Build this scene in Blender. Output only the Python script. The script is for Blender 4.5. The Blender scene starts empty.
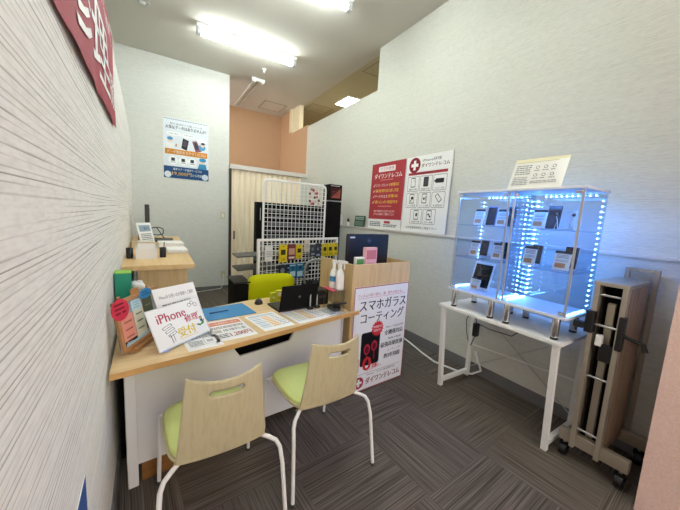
import bpy, bmesh, math, random
from mathutils import Vector, Matrix
random.seed(4)
PI = math.pi
scene = bpy.context.scene
COL = scene.collection

# ------------------------------------------------------------------ materials
def lin(c):
    if isinstance(c, str):
        c = tuple(int(c[i:i+2], 16)/255 for i in (0, 2, 4))
    return tuple(((v/12.92) if v <= .04045 else ((v+.055)/1.055)**2.4) for v in c) + (1,)

MATS = {}
def mat(name, col, rough=.5, metal=0, emit=None, estr=0, spec=.5, alpha=None, coat=0):
    if name in MATS: return MATS[name]
    m = bpy.data.materials.new(name); m.use_nodes = True
    b = m.node_tree.nodes['Principled BSDF']
    b.inputs['Base Color'].default_value = lin(col)
    b.inputs['Roughness'].default_value = rough
    b.inputs['Metallic'].default_value = metal
    b.inputs['Specular IOR Level'].default_value = spec
    if coat: b.inputs['Coat Weight'].default_value = coat
    if emit:
        b.inputs['Emission Color'].default_value = lin(emit); b.inputs['Emission Strength'].default_value = estr
    MATS[name] = m
    return m
def ink(c): return mat('ink_'+c, c, .55, spec=.25)

class NT:
    def __init__(s, m): s.t = m.node_tree; s.n = s.t.nodes; s.b = s.n['Principled BSDF']
    def add(s, typ, **kw):
        n = s.n.new(typ)
        for k, v in kw.items():
            if k.startswith('i_'):
                key = k[2:]; key = int(key) if key.isdigit() else key
                n.inputs[key].default_value = v
            else: setattr(n, k, v)
        return n
    def link(s, a, b): s.t.links.new(a, b)
    def math(s, op, a, b=None, c=None):
        n = s.n.new('ShaderNodeMath'); n.operation = op
        for i, v in enumerate((a, b, c)):
            if v is None: continue
            if isinstance(v, (int, float)): n.inputs[i].default_value = v
            else: s.link(v, n.inputs[i])
        return n.outputs[0]
    def ramp(s, fac, stops):
        r = s.n.new('ShaderNodeValToRGB'); e = r.color_ramp.elements
        while len(e) < len(stops): e.new(.5)
        for el, (p, c) in zip(e, stops): el.position = p; el.color = lin(c)
        s.link(fac, r.inputs[0]); return r.outputs[0]
    def coords(s, scale, kind='Object', rot=(0, 0, 0)):
        tc = s.n.new('ShaderNodeTexCoord'); mp = s.n.new('ShaderNodeMapping')
        mp.inputs['Scale'].default_value = scale; mp.inputs['Rotation'].default_value = rot
        s.link(tc.outputs[kind], mp.inputs[0]); return mp.outputs[0]
    def noise(s, vec, scale=1, detail=2, rough=.5):
        n = s.add('ShaderNodeTexNoise', i_Scale=scale, i_Detail=detail, i_Roughness=rough)
        s.link(vec, n.inputs['Vector']); return n.outputs[0]
    def bump(s, h, strength=.3, dist=.002):
        b = s.add('ShaderNodeBump', i_Strength=strength, i_Distance=dist)
        s.link(h, b.inputs['Height']); s.link(b.outputs[0], s.b.inputs['Normal'])

def wallpaper(name, base, dark, freq=70, amt=1.0):
    m = mat(name, base, .75, spec=.2); t = NT(m)
    tc = t.n.new('ShaderNodeTexCoord'); sep = t.n.new('ShaderNodeSeparateXYZ'); t.link(tc.outputs['Object'], sep.inputs[0])
    wob = t.noise(t.coords((.5, .5, freq*.35)), 1, 2, .5)
    ph = t.math('FRACT', t.math('ADD', t.math('MULTIPLY', sep.outputs[2], freq), t.math('MULTIPLY', wob, 1.9)))
    rib = t.ramp(ph, [(0, '000000'), (.10, '707070'), (.26, 'ffffff'), (.9, 'ffffff')])
    st = t.ramp(t.noise(t.coords((1.1, 1.1, freq*.9)), 1, 2, .6), [(.38, '202020'), (.62, 'ffffff')])
    line = t.math('MULTIPLY', t.math('MULTIPLY', t.math('SUBTRACT', 1, rib), st), amt)
    grain = t.noise(t.coords((26, 26, 160)), 1, 2)
    mx = t.add('ShaderNodeMix', data_type='RGBA'); t.link(line, mx.inputs[0])
    t.link(t.ramp(grain, [(.3, tuple(v*.95 for v in lin3(base))), (.6, base)]), mx.inputs[6]); mx.inputs[7].default_value = lin(dark)
    t.link(mx.outputs[2], t.b.inputs['Base Color'])
    t.bump(t.math('ADD', t.math('SUBTRACT', 1, line), t.math('MULTIPLY', grain, .5)), .35, .002)
    return m
def lin3(c): return tuple(int(c[i:i+2], 16)/255 for i in (0, 2, 4))
def wood(name, c1, c2, grain=(3, 40, 40), rough=.45, coat=0):
    m = mat(name, c1, rough, spec=.35, coat=coat); t = NT(m)
    n = t.noise(t.coords(grain), 1, 4, .6)
    t.link(t.ramp(n, [(.3, c2), (.55, c1), (.75, c1)]), t.b.inputs['Base Color'])
    t.bump(n, .08, .001)
    return m
def carpet(name):
    m = mat(name, '5a5450', .95, spec=.1); t = NT(m)
    tc = t.n.new('ShaderNodeTexCoord'); sep = t.n.new('ShaderNodeSeparateXYZ')
    mp = t.n.new('ShaderNodeMapping'); mp.inputs['Location'].default_value = (-1.69, -.905, 0)
    t.link(tc.outputs['Object'], mp.inputs[0])
    mp2 = t.n.new('ShaderNodeMapping'); mp2.inputs['Rotation'].default_value = (0, 0, math.radians(-4))
    t.link(mp.outputs[0], mp2.inputs[0]); t.link(mp2.outputs[0], sep.inputs[0])
    u, v = sep.outputs[0], sep.outputs[1]
    T = .52
    iu = t.math('FLOOR', t.math('DIVIDE', u, T)); iv = t.math('FLOOR', t.math('DIVIDE', v, T))
    par = t.math('PINGPONG', t.math('ADD', iu, iv), 1)
    a = t.math('ADD', t.math('MULTIPLY', u, par), t.math('MULTIPLY', v, t.math('SUBTRACT', 1, par)))
    b = t.math('ADD', t.math('MULTIPLY', v, par), t.math('MULTIPLY', u, t.math('SUBTRACT', 1, par)))
    cb = t.n.new('ShaderNodeCombineXYZ')
    t.link(t.math('MULTIPLY', a, 190), cb.inputs[0]); t.link(t.math('MULTIPLY', b, 2.2), cb.inputs[1])
    t.link(t.math('ADD', t.math('MULTIPLY', iu, 7.3), t.math('MULTIPLY', iv, 3.1)), cb.inputs[2])
    n = t.noise(cb.outputs[0], 1, 2, .5)
    fib = t.noise(tc.outputs['Object'], 420, 1)
    base = t.ramp(n, [(.32, '4c463f'), (.46, '665e56'), (.56, '736a61'), (.7, '857b70')])
    mx = t.add('ShaderNodeMix', data_type='RGBA', blend_type='MULTIPLY'); mx.inputs[0].default_value = .35
    t.link(base, mx.inputs[6]); t.link(t.ramp(fib, [(.3, '808080'), (.7, 'ffffff')]), mx.inputs[7])
    t.link(mx.outputs[2], t.b.inputs['Base Color'])
    t.bump(t.math('ADD', n, t.math('MULTIPLY', fib, .4)), .5, .004)
    return m
def glass(name, tint, gloss=.08):
    if name in MATS: return MATS[name]
    m = bpy.data.materials.new(name); m.use_nodes = True
    nt = m.node_tree; nt.nodes.clear()
    o = nt.nodes.new('ShaderNodeOutputMaterial'); mix = nt.nodes.new('ShaderNodeMixShader')
    tr = nt.nodes.new('ShaderNodeBsdfTransparent'); gl = nt.nodes.new('ShaderNodeBsdfGlossy')
    tr.inputs[0].default_value = lin(tint); gl.inputs['Roughness'].default_value = .02
    lw = nt.nodes.new('ShaderNodeLayerWeight'); lw.inputs[0].default_value = .5
    pw = nt.nodes.new('ShaderNodeMath'); pw.operation = 'POWER'; pw.inputs[1].default_value = 4
    ma = nt.nodes.new('ShaderNodeMath'); ma.operation = 'MULTIPLY_ADD'; ma.inputs[1].default_value = .35; ma.inputs[2].default_value = gloss
    nt.links.new(lw.outputs['Facing'], pw.inputs[0]); nt.links.new(pw.outputs[0], ma.inputs[0]); nt.links.new(ma.outputs[0], mix.inputs[0])
    nt.links.new(tr.outputs[0], mix.inputs[1]); nt.links.new(gl.outputs[0], mix.inputs[2])
    nt.links.new(mix.outputs[0], o.inputs[0]); MATS[name] = m
    return m
def speckle(name, c1, c2, scale, rough=.8, bump=.2):
    m = mat(name, c1, rough, spec=.2); t = NT(m)
    n = t.noise(t.coords((1, 1, 1)), scale, 3, .6)
    t.link(t.ramp(n, [(.35, c2), (.6, c1)]), t.b.inputs['Base Color']); t.bump(n, bump, .002)
    return m

WALL = wallpaper('striped_wallpaper', 'fbfaf5', 'a8a39c', 72)
WALLR = wallpaper('right_wallpaper', 'dedfd5', 'b0ada4', 95, .5)
WALLB = wallpaper('back_wallpaper', 'e0e2dc', 'bcbeb7', 85, .5)
CEIL = speckle('ceiling_board', 'd6d2c8', 'ccc8bd', 260, .9, .25)
CEIL2 = speckle('next_room_ceiling', 'c8bf9f', 'beb596', 260, .9, .2)
TAN = speckle('tan_plaster', 'cba988', 'c6a280', 90, .85, .1)
PINK = speckle('pink_plaster', 'e6c9bd', 'deb9ab', 150, .85, .15)
BASE = mat('grey_vinyl_base', '747474', .6)
CARPET = carpet('carpet_tiles')
MAPLE = wood('pale_maple', 'e0c496', 'd2b382', (2.5, 30, 30), .4)
MAPLEV = wood('maple_upright', 'd9bd8d', 'c9a976', (30, 30, 2.5), .5)
OAK = wood('light_oak', 'e3c28c', 'd8b47b', (30, 2, 30), .4)
EDGE = wood('desk_edge_wood', 'd6a76a', 'c7965a', (2.5, 30, 30), .5)
PLY = wood('chair_plywood', 'cbc09a', 'c1b58d', (70, 70, 5), .5)
DOORW = wood('accordion_cream', 'fbeed6', 'f4e2c2', (20, 20, 1.5), .6)
SLAT = wood('bronze_slats', 'ab947e', '937c68', (30, 30, 2), .45)
BROWN = wood('brown_board', '8b5f2c', '7b5224', (3, 30, 30), .7)
WHITE = mat('white_laminate', 'eeeeea', .4)
PANEL = mat('white_panel', 'e6e5e0', .45)
WMET = mat('white_metal', 'f0efea', .35)
GREEN = speckle('lime_vinyl', 'dfea98', 'd6e28c', 300, .5, .1)
LIME = speckle('lime_mesh', 'd0d400', 'bcc000', 500, .7, .4)
BLACK = mat('black_plastic', '141414', .4)
BLACKM = mat('black_matte', '0d0d0d', .8, spec=.2)
DGREY = mat('dark_grey', '3a3a3a', .5)
GREY = mat('mid_grey', '8b8b8b', .5)
CHROME = mat('chrome', 'd8d8d8', .18, 1)
ALU = mat('champagne_aluminium', 'b4aa98', .35, .5)
ALUW = mat('satin_aluminium', 'c4c4c2', .3, .8)
SILVER = mat('silver_plastic', 'c0c2c2', .35, .3)
PAPER = mat('white_paper', 'f4f4f2', .6, spec=.2)
GLASS = glass('clear_glass', 'eef4fa', .05)
ACRY = glass('clear_acrylic', 'f6f8f8', .06)
LEDM = mat('led_emitter', 'ffffff', .5, emit='6cb0ff', estr=18)
TUBE = mat('fluorescent_tube', 'ffffff', .5, emit='f2fcfa', estr=12)
LEDP = mat('led_panel_diffuser', 'ffffff', .5, emit='fff6dc', estr=12)

# ------------------------------------------------------------------ mesh builder
class MB:
    def __init__(s): s.v = []; s.f = []; s.m = []; s.sm = []; s.mats = []; s.M = Matrix()
    def mi(s, m):
        if m not in s.mats: s.mats.append(m)
        return s.mats.index(m)
    def raw(s, vs, fs, m, smooth=False):
        b = len(s.v); s.v += [s.M @ Vector(v) for v in vs]; k = s.mi(m)
        for f in fs: s.f.append([b+i for i in f]); s.m.append(k); s.sm.append(smooth)
        return s
    def box(s, x0, x1, y0, y1, z0, z1, m, bev=0, seg=2):
        if not bev:
            vs = [(x, y, z) for z in (z0, z1) for y in (y0, y1) for x in (x0, x1)]
            return s.raw(vs, [(0, 2, 3, 1), (4, 5, 7, 6), (0, 1, 5, 4), (2, 6, 7, 3), (0, 4, 6, 2), (1, 3, 7, 5)], m)
        bm = bmesh.new(); bmesh.ops.create_cube(bm, size=1)
        for v in bm.verts: v.co = Vector(((x0+x1)/2+v.co.x*(x1-x0), (y0+y1)/2+v.co.y*(y1-y0), (z0+z1)/2+v.co.z*(z1-z0)))
        bmesh.ops.bevel(bm, geom=bm.edges[:], offset=bev, segments=seg, profile=.5, affect='EDGES')
        return s.bm(bm, m, seg > 2)
    def bm(s, bm, m, smooth=False):
        bm.verts.index_update()
        s.raw([v.co[:] for v in bm.verts], [[v.index for v in f.verts] for f in bm.faces], m, smooth)
        bm.free(); return s
    def cyl(s, p0, p1, r0, m, r1=None, n=16): return s.tube([p0, p1], [r0, r0 if r1 is None else r1], m, n)
    def tube(s, pts, r, m, n=10, caps=True):
        pts = [Vector(p) for p in pts]; R = r if isinstance(r, (list, tuple)) else [r]*len(pts)
        t0 = (pts[1]-pts[0]).normalized(); up = Vector((0, 0, 1)) if abs(t0.z) < .9 else Vector((1, 0, 0))
        a = t0.cross(up).normalized(); rings = []; prev = t0
        for i, p in enumerate(pts):
            d1 = (pts[min(i+1, len(pts)-1)]-p); d0 = (p-pts[max(i-1, 0)])
            t = (d1.normalized() if d1.length > 1e-9 else Vector()) + (d0.normalized() if d0.length > 1e-9 else Vector())
            t.normalize()
            a = (prev.rotation_difference(t) @ a); a = (a - t*a.dot(t)).normalized(); prev = t
            b = t.cross(a)
            rings.append([p + (a*math.cos(2*PI*k/n) + b*math.sin(2*PI*k/n))*R[i] for k in range(n)])
        vs = [v for rg in rings for v in rg]
        fs = [(i*n+k, i*n+(k+1) % n, (i+1)*n+(k+1) % n, (i+1)*n+k) for i in range(len(pts)-1) for k in range(n)]
        s.raw(vs, fs, m, True)
        if caps: s.raw(rings[0], [list(range(n))[::-1]], m); s.raw(rings[-1], [list(range(n))], m)
        return s
    def lathe(s, prof, m, n=20, c=(0, 0, 0)):
        vs = [(c[0]+r*math.cos(2*PI*k/n), c[1]+r*math.sin(2*PI*k/n), c[2]+z) for r, z in prof for k in range(n)]
        fs = [(i*n+k, i*n+(k+1) % n, (i+1)*n+(k+1) % n, (i+1)*n+k) for i in range(len(prof)-1) for k in range(n)]
        s.raw(vs, fs, m, True)
        s.raw(vs[:n], [list(range(n))[::-1]], m); s.raw(vs[-n:], [list(range(n))], m)
        return s
    def prism(s, poly, z0, z1, m):
        n = len(poly); vs = [(x, y, z0) for x, y in poly]+[(x, y, z1) for x, y in poly]
        return s.raw(vs, [list(range(n))[::-1], list(range(n, 2*n))]+[(i, (i+1) % n, n+(i+1) % n, n+i) for i in range(n)], m)
    def ball(s, c, r, m, n=10, sc=(1, 1, 1)):
        bm = bmesh.new(); bmesh.ops.create_uvsphere(bm, u_segments=n, v_segments=max(4, n//2), radius=r)
        for v in bm.verts: v.co = Vector((v.co.x*sc[0]+c[0], v.co.y*sc[1]+c[1], v.co.z*sc[2]+c[2]))
        return s.bm(bm, m, True)
    def build(s, name, parent=None, loc=(0, 0, 0), rz=0, mw=None):
        me = bpy.data.meshes.new(name); me.from_pydata([v[:] for v in s.v], [], s.f)
        for m in s.mats: me.materials.append(m)
        me.polygons.foreach_set('material_index', s.m); me.polygons.foreach_set('use_smooth', s.sm)
        me.update()
        o = bpy.data.objects.new(name, me); COL.objects.link(o)
        if parent: o.parent = parent
        if mw is not None: o.matrix_local = mw
        else: o.location = loc; o.rotation_euler = (0, 0, rz)
        return o

def tag(o, label=None, cat=None, group=None, kind=None):
    if label: o['label'] = label
    if cat: o['category'] = cat
    if group: o['group'] = group
    if kind: o['kind'] = kind
    return o
def thing(name, label, cat, loc=(0, 0, 0), rz=0, group=None, mw=None):
    o = bpy.data.objects.new(name, None); COL.objects.link(o); o.empty_display_size = .05
    if mw is not None: o.matrix_local = mw
    else: o.location = loc; o.rotation_euler = (0, 0, rz)
    return tag(o, label, cat, group)
def copy_tree(o, parent=None):
    c = o.copy(); COL.objects.link(c)
    if parent: c.parent = parent
    for ch in list(o.children): copy_tree(ch, c)
    return c
def struct(o): o['kind'] = 'structure'; return o
def frame_of(o, right, up):
    r = Vector(right).normalized(); u = Vector(up); u = (u - r*u.dot(r)).normalized(); n = r.cross(u)
    return Matrix(((r.x, u.x, n.x, o[0]), (r.y, u.y, n.y, o[1]), (r.z, u.z, n.z, o[2]), (0, 0, 0, 1)))
def lean(o, th, ph):          # a sheet standing at o, width along heading th, leaning back by ph
    u = Vector((math.cos(th), math.sin(th), 0)); n = Vector((math.sin(th), -math.cos(th), 0))
    return frame_of(o, u, Vector((0, 0, 1))*math.cos(ph) - n*math.sin(ph))

# ------------------------------------------------------------------ printed matter
_tc = {}
def text_geo(s):
    if s in _tc: return _tc[s]
    c = bpy.data.curves.new('t', 'FONT'); c.body = s; c.resolution_u = 2
    o = bpy.data.objects.new('t', c); COL.objects.link(o)
    dg = bpy.context.evaluated_depsgraph_get(); me = bpy.data.meshes.new_from_object(o.evaluated_get(dg))
    vs = [(v.co.x, v.co.y) for v in me.vertices]; fs = [list(p.vertices) for p in me.polygons]
    bpy.data.objects.remove(o); bpy.data.curves.remove(c); bpy.data.meshes.remove(me)
    x0 = min(v[0] for v in vs); x1 = max(v[0] for v in vs); y0 = min(v[1] for v in vs); y1 = max(v[1] for v in vs)
    _tc[s] = ([((x-x0)/(x1-x0), (y-y0)/max(1e-6, y1-y0)) for x, y in vs], fs); return _tc[s]

class Print:
    """flat print in local XY, normal +Z; w, h are the sheet; coordinates are fractions with y up"""
    def __init__(s, mb, w, h, z=0, step=.00006): s.mb = mb; s.w = w; s.h = h; s.z = z; s.st = step
    def up(s): s.z += s.st
    def pts(s, P, c):
        s.up(); s.mb.raw([(x*s.w, y*s.h, s.z) for x, y in P], [list(range(len(P)))], ink(c)); return s
    def rect(s, x0, y0, x1, y1, c): return s.pts([(x0, y0), (x1, y0), (x1, y1), (x0, y1)], c)
    def rrect(s, x0, y0, x1, y1, c, r=.02, up=True):
        a = s.w/s.h; P = []
        for cx, cy, t0 in ((x1-r, y1-r*a, 0), (x0+r, y1-r*a, 90), (x0+r, y0+r*a, 180), (x1-r, y0+r*a, 270)):
            for k in range(5):
                t = math.radians(t0+k*22.5); P.append((cx+r*math.cos(t), cy+r*a*math.sin(t)))
        return s.pts(P, c)
    def frame(s, x0, y0, x1, y1, c, t=.006, bg='f6f6f4', r=.015):
        s.rrect(x0, y0, x1, y1, c, r); a = s.w/s.h
        return s.rrect(x0+t, y0+t*a, x1-t, y1-t*a, bg, r*.8)
    def circ(s, x, y, r, c, n=24, ry=None):
        a = s.w/s.h
        return s.pts([(x+r*math.cos(2*PI*k/n), y+(ry or r)*a*math.sin(2*PI*k/n)) for k in range(n)], c)
    def star(s, x, y, r, c, n=16, q=.78):
        a = s.w/s.h
        return s.pts([(x+r*(1 if k % 2 else q)*math.cos(PI*k/n), y+r*(1 if k % 2 else q)*a*math.sin(PI*k/n)) for k in range(2*n)], c)
    def line(s, x0, y0, x1, y1, c, t=.004):
        dx, dy = (x1-x0)*s.w, (y1-y0)*s.h; L = math.hypot(dx, dy); nx, ny = -dy/L*t*s.w/2, dx/L*t*s.w/2
        return s.pts([(x0+nx/s.w, y0+ny/s.h), (x0-nx/s.w, y0-ny/s.h), (x1-nx/s.w, y1-ny/s.h), (x1+nx/s.w, y1+ny/s.h)], c)
    def text(s, t, x0, y0, x1, y1, c, bold=0):
        vs, fs = text_geo(t); s.up(); k = ink(c)
        for d in ([0] if not bold else [-bold, 0, bold]):
            s.mb.raw([((x0+d+(x1-x0)*x)*s.w, (y0+(y1-y0)*y)*s.h, s.z+abs(d)*.001) for x, y in vs], fs, k)
        return s
    def logo(s, x, y, r, c, bg):      # round medallion with a plus cross
        s.circ(x, y, r, c); a = s.w/s.h; t = r*.2; l = r*.62
        s.rect(x-t, y-l*a, x+t, y+l*a, bg); s.rect(x-l, y-t*a, x+l, y+t*a, bg); return s
    def plines(s, x0, y0, x1, y1, c, n, t=.25):   # small unreadable body copy as separate word dashes
        random.seed(int(x0*997+y1*331)+n)
        for i in range(n):
            y = y1-(y1-y0)*(i+.5)/n; hh = (y1-y0)/n*t; x = x0
            while x < x1-.02:
                l = min(random.uniform(.03, .11), x1-x); s.rect(x, y-hh, x+l, y+hh, c); x += l+.012
        return s

def sheet(name, label, cat, w, h, t, mw, body=PAPER, fn=None, group=None, parent=None, flat=False):
    mb = MB(); mb.box(0, w, 0, h, -t, 0, body)
    if fn: fn(Print(mb, w, h))
    o = mb.build(name, parent, mw=mw)
    return tag(o, label, cat, group)

# ------------------------------------------------------------------ camera
f, yaw, pit, rol = 295.761, .563, .128, -.056
F = Vector((math.sin(yaw)*math.cos(pit), math.cos(yaw)*math.cos(pit), -math.sin(pit)))
R = Vector((math.cos(yaw), -math.sin(yaw), 0)); D = F.cross(R)
R2 = math.cos(rol)*R + math.sin(rol)*D; D2 = -math.sin(rol)*R + math.cos(rol)*D
cam = bpy.data.cameras.new('camera'); co = bpy.data.objects.new('camera', cam); COL.objects.link(co)
cam.sensor_width = 36; cam.lens = f*36/680; cam.clip_start = .02
co.matrix_world = Matrix(((R2.x, -D2.x, -F.x, 0), (R2.y, -D2.y, -F.y, 0), (R2.z, -D2.z, -F.z, 1.4), (0, 0, 0, 1)))
scene.camera = co

# ------------------------------------------------------------------ room
HC = 3.654; YB = 5.558; XR = 2.557; XU = 2.60
def LX(y): return -.187 - .022*(y-1.5)          # left wall is slightly out of square
mb = MB(); mb.box(-1.2, 5, -2.5, 7.6, -.1, 0, CARPET); struct(mb.build('floor'))
mb = MB(); mb.box(-1.2, 2.70, -2.5, 7.6, HC, HC+.1, CEIL); struct(mb.build('ceiling'))
mb = MB(); mb.box(2.70, 5, -2.5, 7.6, HC, HC+.1, CEIL2); struct(mb.build('ceiling_next_room'))
# left: low partition in front of the outer wall
mb = MB(); mb.prism([(LX(-2.5), -2.5), (LX(YB), YB), (LX(YB)-.12, YB), (LX(-2.5)-.12, -2.5)], 0, 2.42, WALL); struct(mb.build('wall_left'))
mb = MB(); mb.box(-.60, -.43, -2.5, YB, 2.3, HC, WALLB); struct(mb.build('wall_left_upper'))
mb = MB(); mb.prism([(LX(-2.5)+.008, -2.5), (LX(YB)+.008, YB-.01), (LX(YB), YB-.01), (LX(-2.5), -2.5)], 0, .085, BASE); struct(mb.build('baseboard_left'))
mb = MB(); mb.box(-.60, 1.12, YB, YB+.12, 0, HC, WALLB); struct(mb.build('wall_back'))
mb = MB(); mb.box(LX(YB)+.01, 1.12, YB-.008, YB, 0, .05, BASE); struct(mb.build('baseboard_back'))
# right: full-height stretch, then a partition with a gap above
def yz(mb, poly, x0, x1, m):
    mb.M = Matrix(((0, 0, 1, 0), (1, 0, 0, 0), (0, 1, 0, 0), (0, 0, 0, 1))); mb.prism(poly, x0, x1, m); mb.M = Matrix()
mb = MB(); yz(mb, [(-2.5, 0), (5.58, 0), (5.58, 3.125), (3.40, 3.125), (3.40, HC), (-2.5, HC)], XU, 2.69, WALLR); struct(mb.build('wall_right'))
mb = MB(); mb.box(XR, XU, -2.5, 4.07, 0, 1.25, WALLR); struct(mb.build('wall_right_wainscot'))
LEDGE = mat('ledge_paint', 'dcd8cf', .5)
mb = MB(); mb.box(XR-.014, XU, -2.5, 4.09, 1.25, 1.272, LEDGE, .004); struct(mb.build('trim_ledge'))
mb = MB(); mb.box(XR-.03, XU, 4.09, 4.125, 0, 1.45, WMET, .006); struct(mb.build('trim_ledge_end'))
mb = MB(); mb.box(XR-.009, XR, -2.5, 4.07, 0, .095, BASE); struct(mb.build('baseboard_right'))
# the pink return wall at the near right
mb = MB(); mb.box(2.05, 2.55, -2.5, .30, 0, HC, PINK); struct(mb.build('wall_return'))
# unseen slab added behind the viewer, keeps outside light off the upper walls
mb = MB(); mb.box(-.6, 2.05, -.75, -.60, 2.55, HC, WALLB); struct(mb.build('added_light_block'))
# alcove past the accordion door
mb = MB(); mb.box(-.6, 2.66, 7.05, 7.15, 0, HC, TAN); struct(mb.build('wall_alcove_back'))
mb = MB(); yz(mb, [(5.58, 0), (7.05, 0), (7.05, HC), (6.45, HC), (6.45, 3.16), (5.58, 3.16)], 2.60, 2.69, TAN); struct(mb.build('wall_alcove_right'))
CREAM = mat('cream_paint', 'efe4c4', .6)
mb = MB(); mb.box(2.56, 2.62, 6.34, 6.45, 3.16, HC, CREAM, .004); mb.box(2.60, 2.69, 6.0, 6.36, 3.16, HC, CREAM); struct(mb.build('trim_header_end'))
mb = MB(); mb.box(4.2, 4.3, -2.5, 7.6, 0, HC, CREAM); struct(mb.build('wall_next_room'))
mb = MB(); mb.box(-.6, 4.3, 7.6, 7.7, 0, HC, CREAM); struct(mb.build('wall_next_room_back'))
# ceiling hatches and rail
HATCH = mat('hatch_line', '8f8472', .7)
def hatch(name, x0, x1, y0, y1, m, label):
    mb = MB(); t = .012
    for a in ((x0, x1, y0, y0+t), (x0, x1, y1-t, y1), (x0, x0+t, y0, y1), (x1-t, x1, y0, y1)): mb.box(*a, HC-.006, HC, HATCH)
    mb.box(x0+t, x1-t, y0+t, y1-t, HC-.003, HC, m); tag(mb.build(name), label, 'hatch')
hatch('access_hatch', 1.95, 2.42, 6.25, 6.75, CEIL, 'square access hatch flush in the grey ceiling of the tan alcove')
hatch('access_hatch', 2.78, 3.25, 5.75, 6.2, CEIL2, 'access hatch in the olive ceiling beside the cream header end')
hatch('access_hatch', 2.78, 3.2, 3.55, 4.05, CEIL2, 'access hatch in the olive ceiling above the step of the right wall')
t = thing('ceiling_rail', 'white twin ceiling rail running to the tan alcove wall', 'rail', (1.55, 5.4, HC))
mb = MB(); mb.box(-.06, -.03, 0, 1.55, -.03, 0, CEIL); mb.box(.03, .06, 0, 1.55, -.03, 0, CEIL); mb.box(-.03, -.026, 0, 1.55, -.006, 0, HATCH); mb.box(.026, .03, 0, 1.55, -.006, 0, HATCH); mb.build('rail', t)
mb = MB(); mb.box(-.11, .11, -.05, .0, -.05, 0, WHITE, .008); mb.box(-.09, -.05, -.06, 0, -.075, -.04, WHITE); mb.box(.05, .09, -.06, 0, -.075, -.04, WHITE); mb.build('end_cap', t)
t = thing('sprinkler', 'small white sprinkler head on the ceiling behind the long tube light', 'sprinkler', (1.523, 4.973, HC))
mb = MB(); mb.lathe([(.035, 0), (.035, -.008), (.012, -.012), (.012, -.05), (.022, -.052), (.022, -.058)], WHITE, 12); mb.build('sprinkler_head', t)
t = thing('downlight', 'small round recessed ceiling fitting near the top left corner', 'downlight', (-.06, 4.3, HC))
mb = MB(); mb.lathe([(.07, 0), (.068, -.012), (.045, -.014), (.04, -.006)], SILVER, 20); mb.build('ring', t)
mb = MB(); mb.lathe([(.03, -.004), (.028, -.022), (.012, -.03)], WHITE, 14); mb.build('lens', t)

# accordion door
FRAME = mat('dark_bronze', '2c2622', .5)
t = thing('door_1', 'pleated cream accordion door closing off the alcove', 'door', (1.15, 5.52, 0)); t['kind'] = 'structure'
mb = MB(); n = 26; W = 1.30
pts = [(.008+W*i/n, .045*(1 if i % 2 else -1)*.5) for i in range(n+1)]
poly = pts + [(x, y+.012) for x, y in pts[::-1]]
mb.prism(poly, .02, 2.12, DOORW); mb.build('pleats', t)
mb = MB(); mb.box(-.03, .0, -.03, .04, 0, 2.125, FRAME); mb.build('jamb', t)
mb = MB(); mb.box(.04, .06, -.05, -.02, .9, 1.05, DGREY, .004); mb.build('door_handle', t)
RAILC = mat('rail_paint', 'd6d2ca', .5)
mb = MB(); mb.box(1.12, 2.60, 5.47, 5.60, 2.125, 2.20, RAILC, .004); struct(mb.build('trim_door_head'))
mb = MB(); mb.box(2.46, 2.60, 5.50, 5.58, 0, 2.125, WALLR); struct(mb.build('wall_door_side'))

# ------------------------------------------------------------------ ceiling lights
def tube_light(x, y, label):
    t = thing('ceiling_light', label, 'light', (x, y, HC), 0, 'ceiling tube lights')
    mb = MB(); mb.box(-.66, .66, -.055, .055, -.035, 0, WHITE, .006); mb.build('housing', t)
    mb = MB(); mb.tube([(-.60, 0, -.085), (.60, 0, -.085)], .038, TUBE, 14); mb.build('tube', t)
    for sx in (-1, 1):
        mb = MB(); mb.box(min(sx*.60, sx*.655), max(sx*.60, sx*.655), -.03, .03, -.125, -.03, SILVER, .006); mb.build('lamp_holder', t)
tube_light(1.14, 4.355, 'bright tube ceiling light, the whole one in view above the room')
tube_light(1.14, 2.90, 'bright tube ceiling light cut off by the top edge of the photo')
tube_light(1.14, 1.445, 'added unseen tube light overhead of the front of the desk')  # unseen tube added for more top light in the middle of the room
t = thing('ceiling_panel_light', 'square glowing panel light in the olive ceiling beyond the right partition', 'light', (3.28, 5.2, HC))
mb = MB(); mb.box(-.17, .17, -.25, .25, -.02, 0, WHITE); mb.build('frame', t)
mb = MB(); mb.box(-.15, .15, -.23, .23, -.024, -.02, LEDP); mb.build('diffuser', t)

# ------------------------------------------------------------------ posters
RED = 'b5404a'; DRED = '8e1c2c'
def red_poster(p):
    p.rect(0, .145, 1, 1, 'b03a42'); p.rrect(.22, .865, .72, .945, 'f4eeee', .02); p.text('スマホ修理', .27, .88, .68, .932, 'b03a42')
    p.text('ダイワンテレコム', .1, .765, .92, .84, 'fbf6f4', .003)
    p.rect(.3, .735, .68, .748, 'd98a80')
    for i, (a, b) in enumerate((('スマホ・タブレット', '全機種対応'), ('最短即日', 'お渡し可能'), ('データそのまま', '修理OK'), ('安心の', '保証付き'))):
        y = .64-.085*i
        p.line(.09, y+.022, .11, y+.004, 'f4e9e0', .012); p.line(.11, y+.004, .15, y+.045, 'f4e9e0', .012)
        p.text(a, .17, y, .55, y+.048, 'f7dc5a' if i % 2 else 'fbf3ee'); p.text(b, .57, y, .86, y+.048, 'f7dc5a')
    p.rect(.28, .335, .7, .35, 'd98a80')
    p.text('他店で修理不可と言われたものも', .16, .25, .8, .285, 'fbf3ee'); p.text('まずはお気軽にご相談ください', .16, .205, .8, .24, 'fbf3ee')
    p.plines(.06, .03, .42, .11, '55606a', 3); p.rect(.52, .085, .7, .12, RED); p.plines(.5, .03, .9, .075, '55606a', 2)
SH = .865; PW = .655
def on_right(y, z, x=XU-.012, tilt=.02): return frame_of((x, y, z), (0, -1, 0), (tilt, 0, 1))
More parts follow.
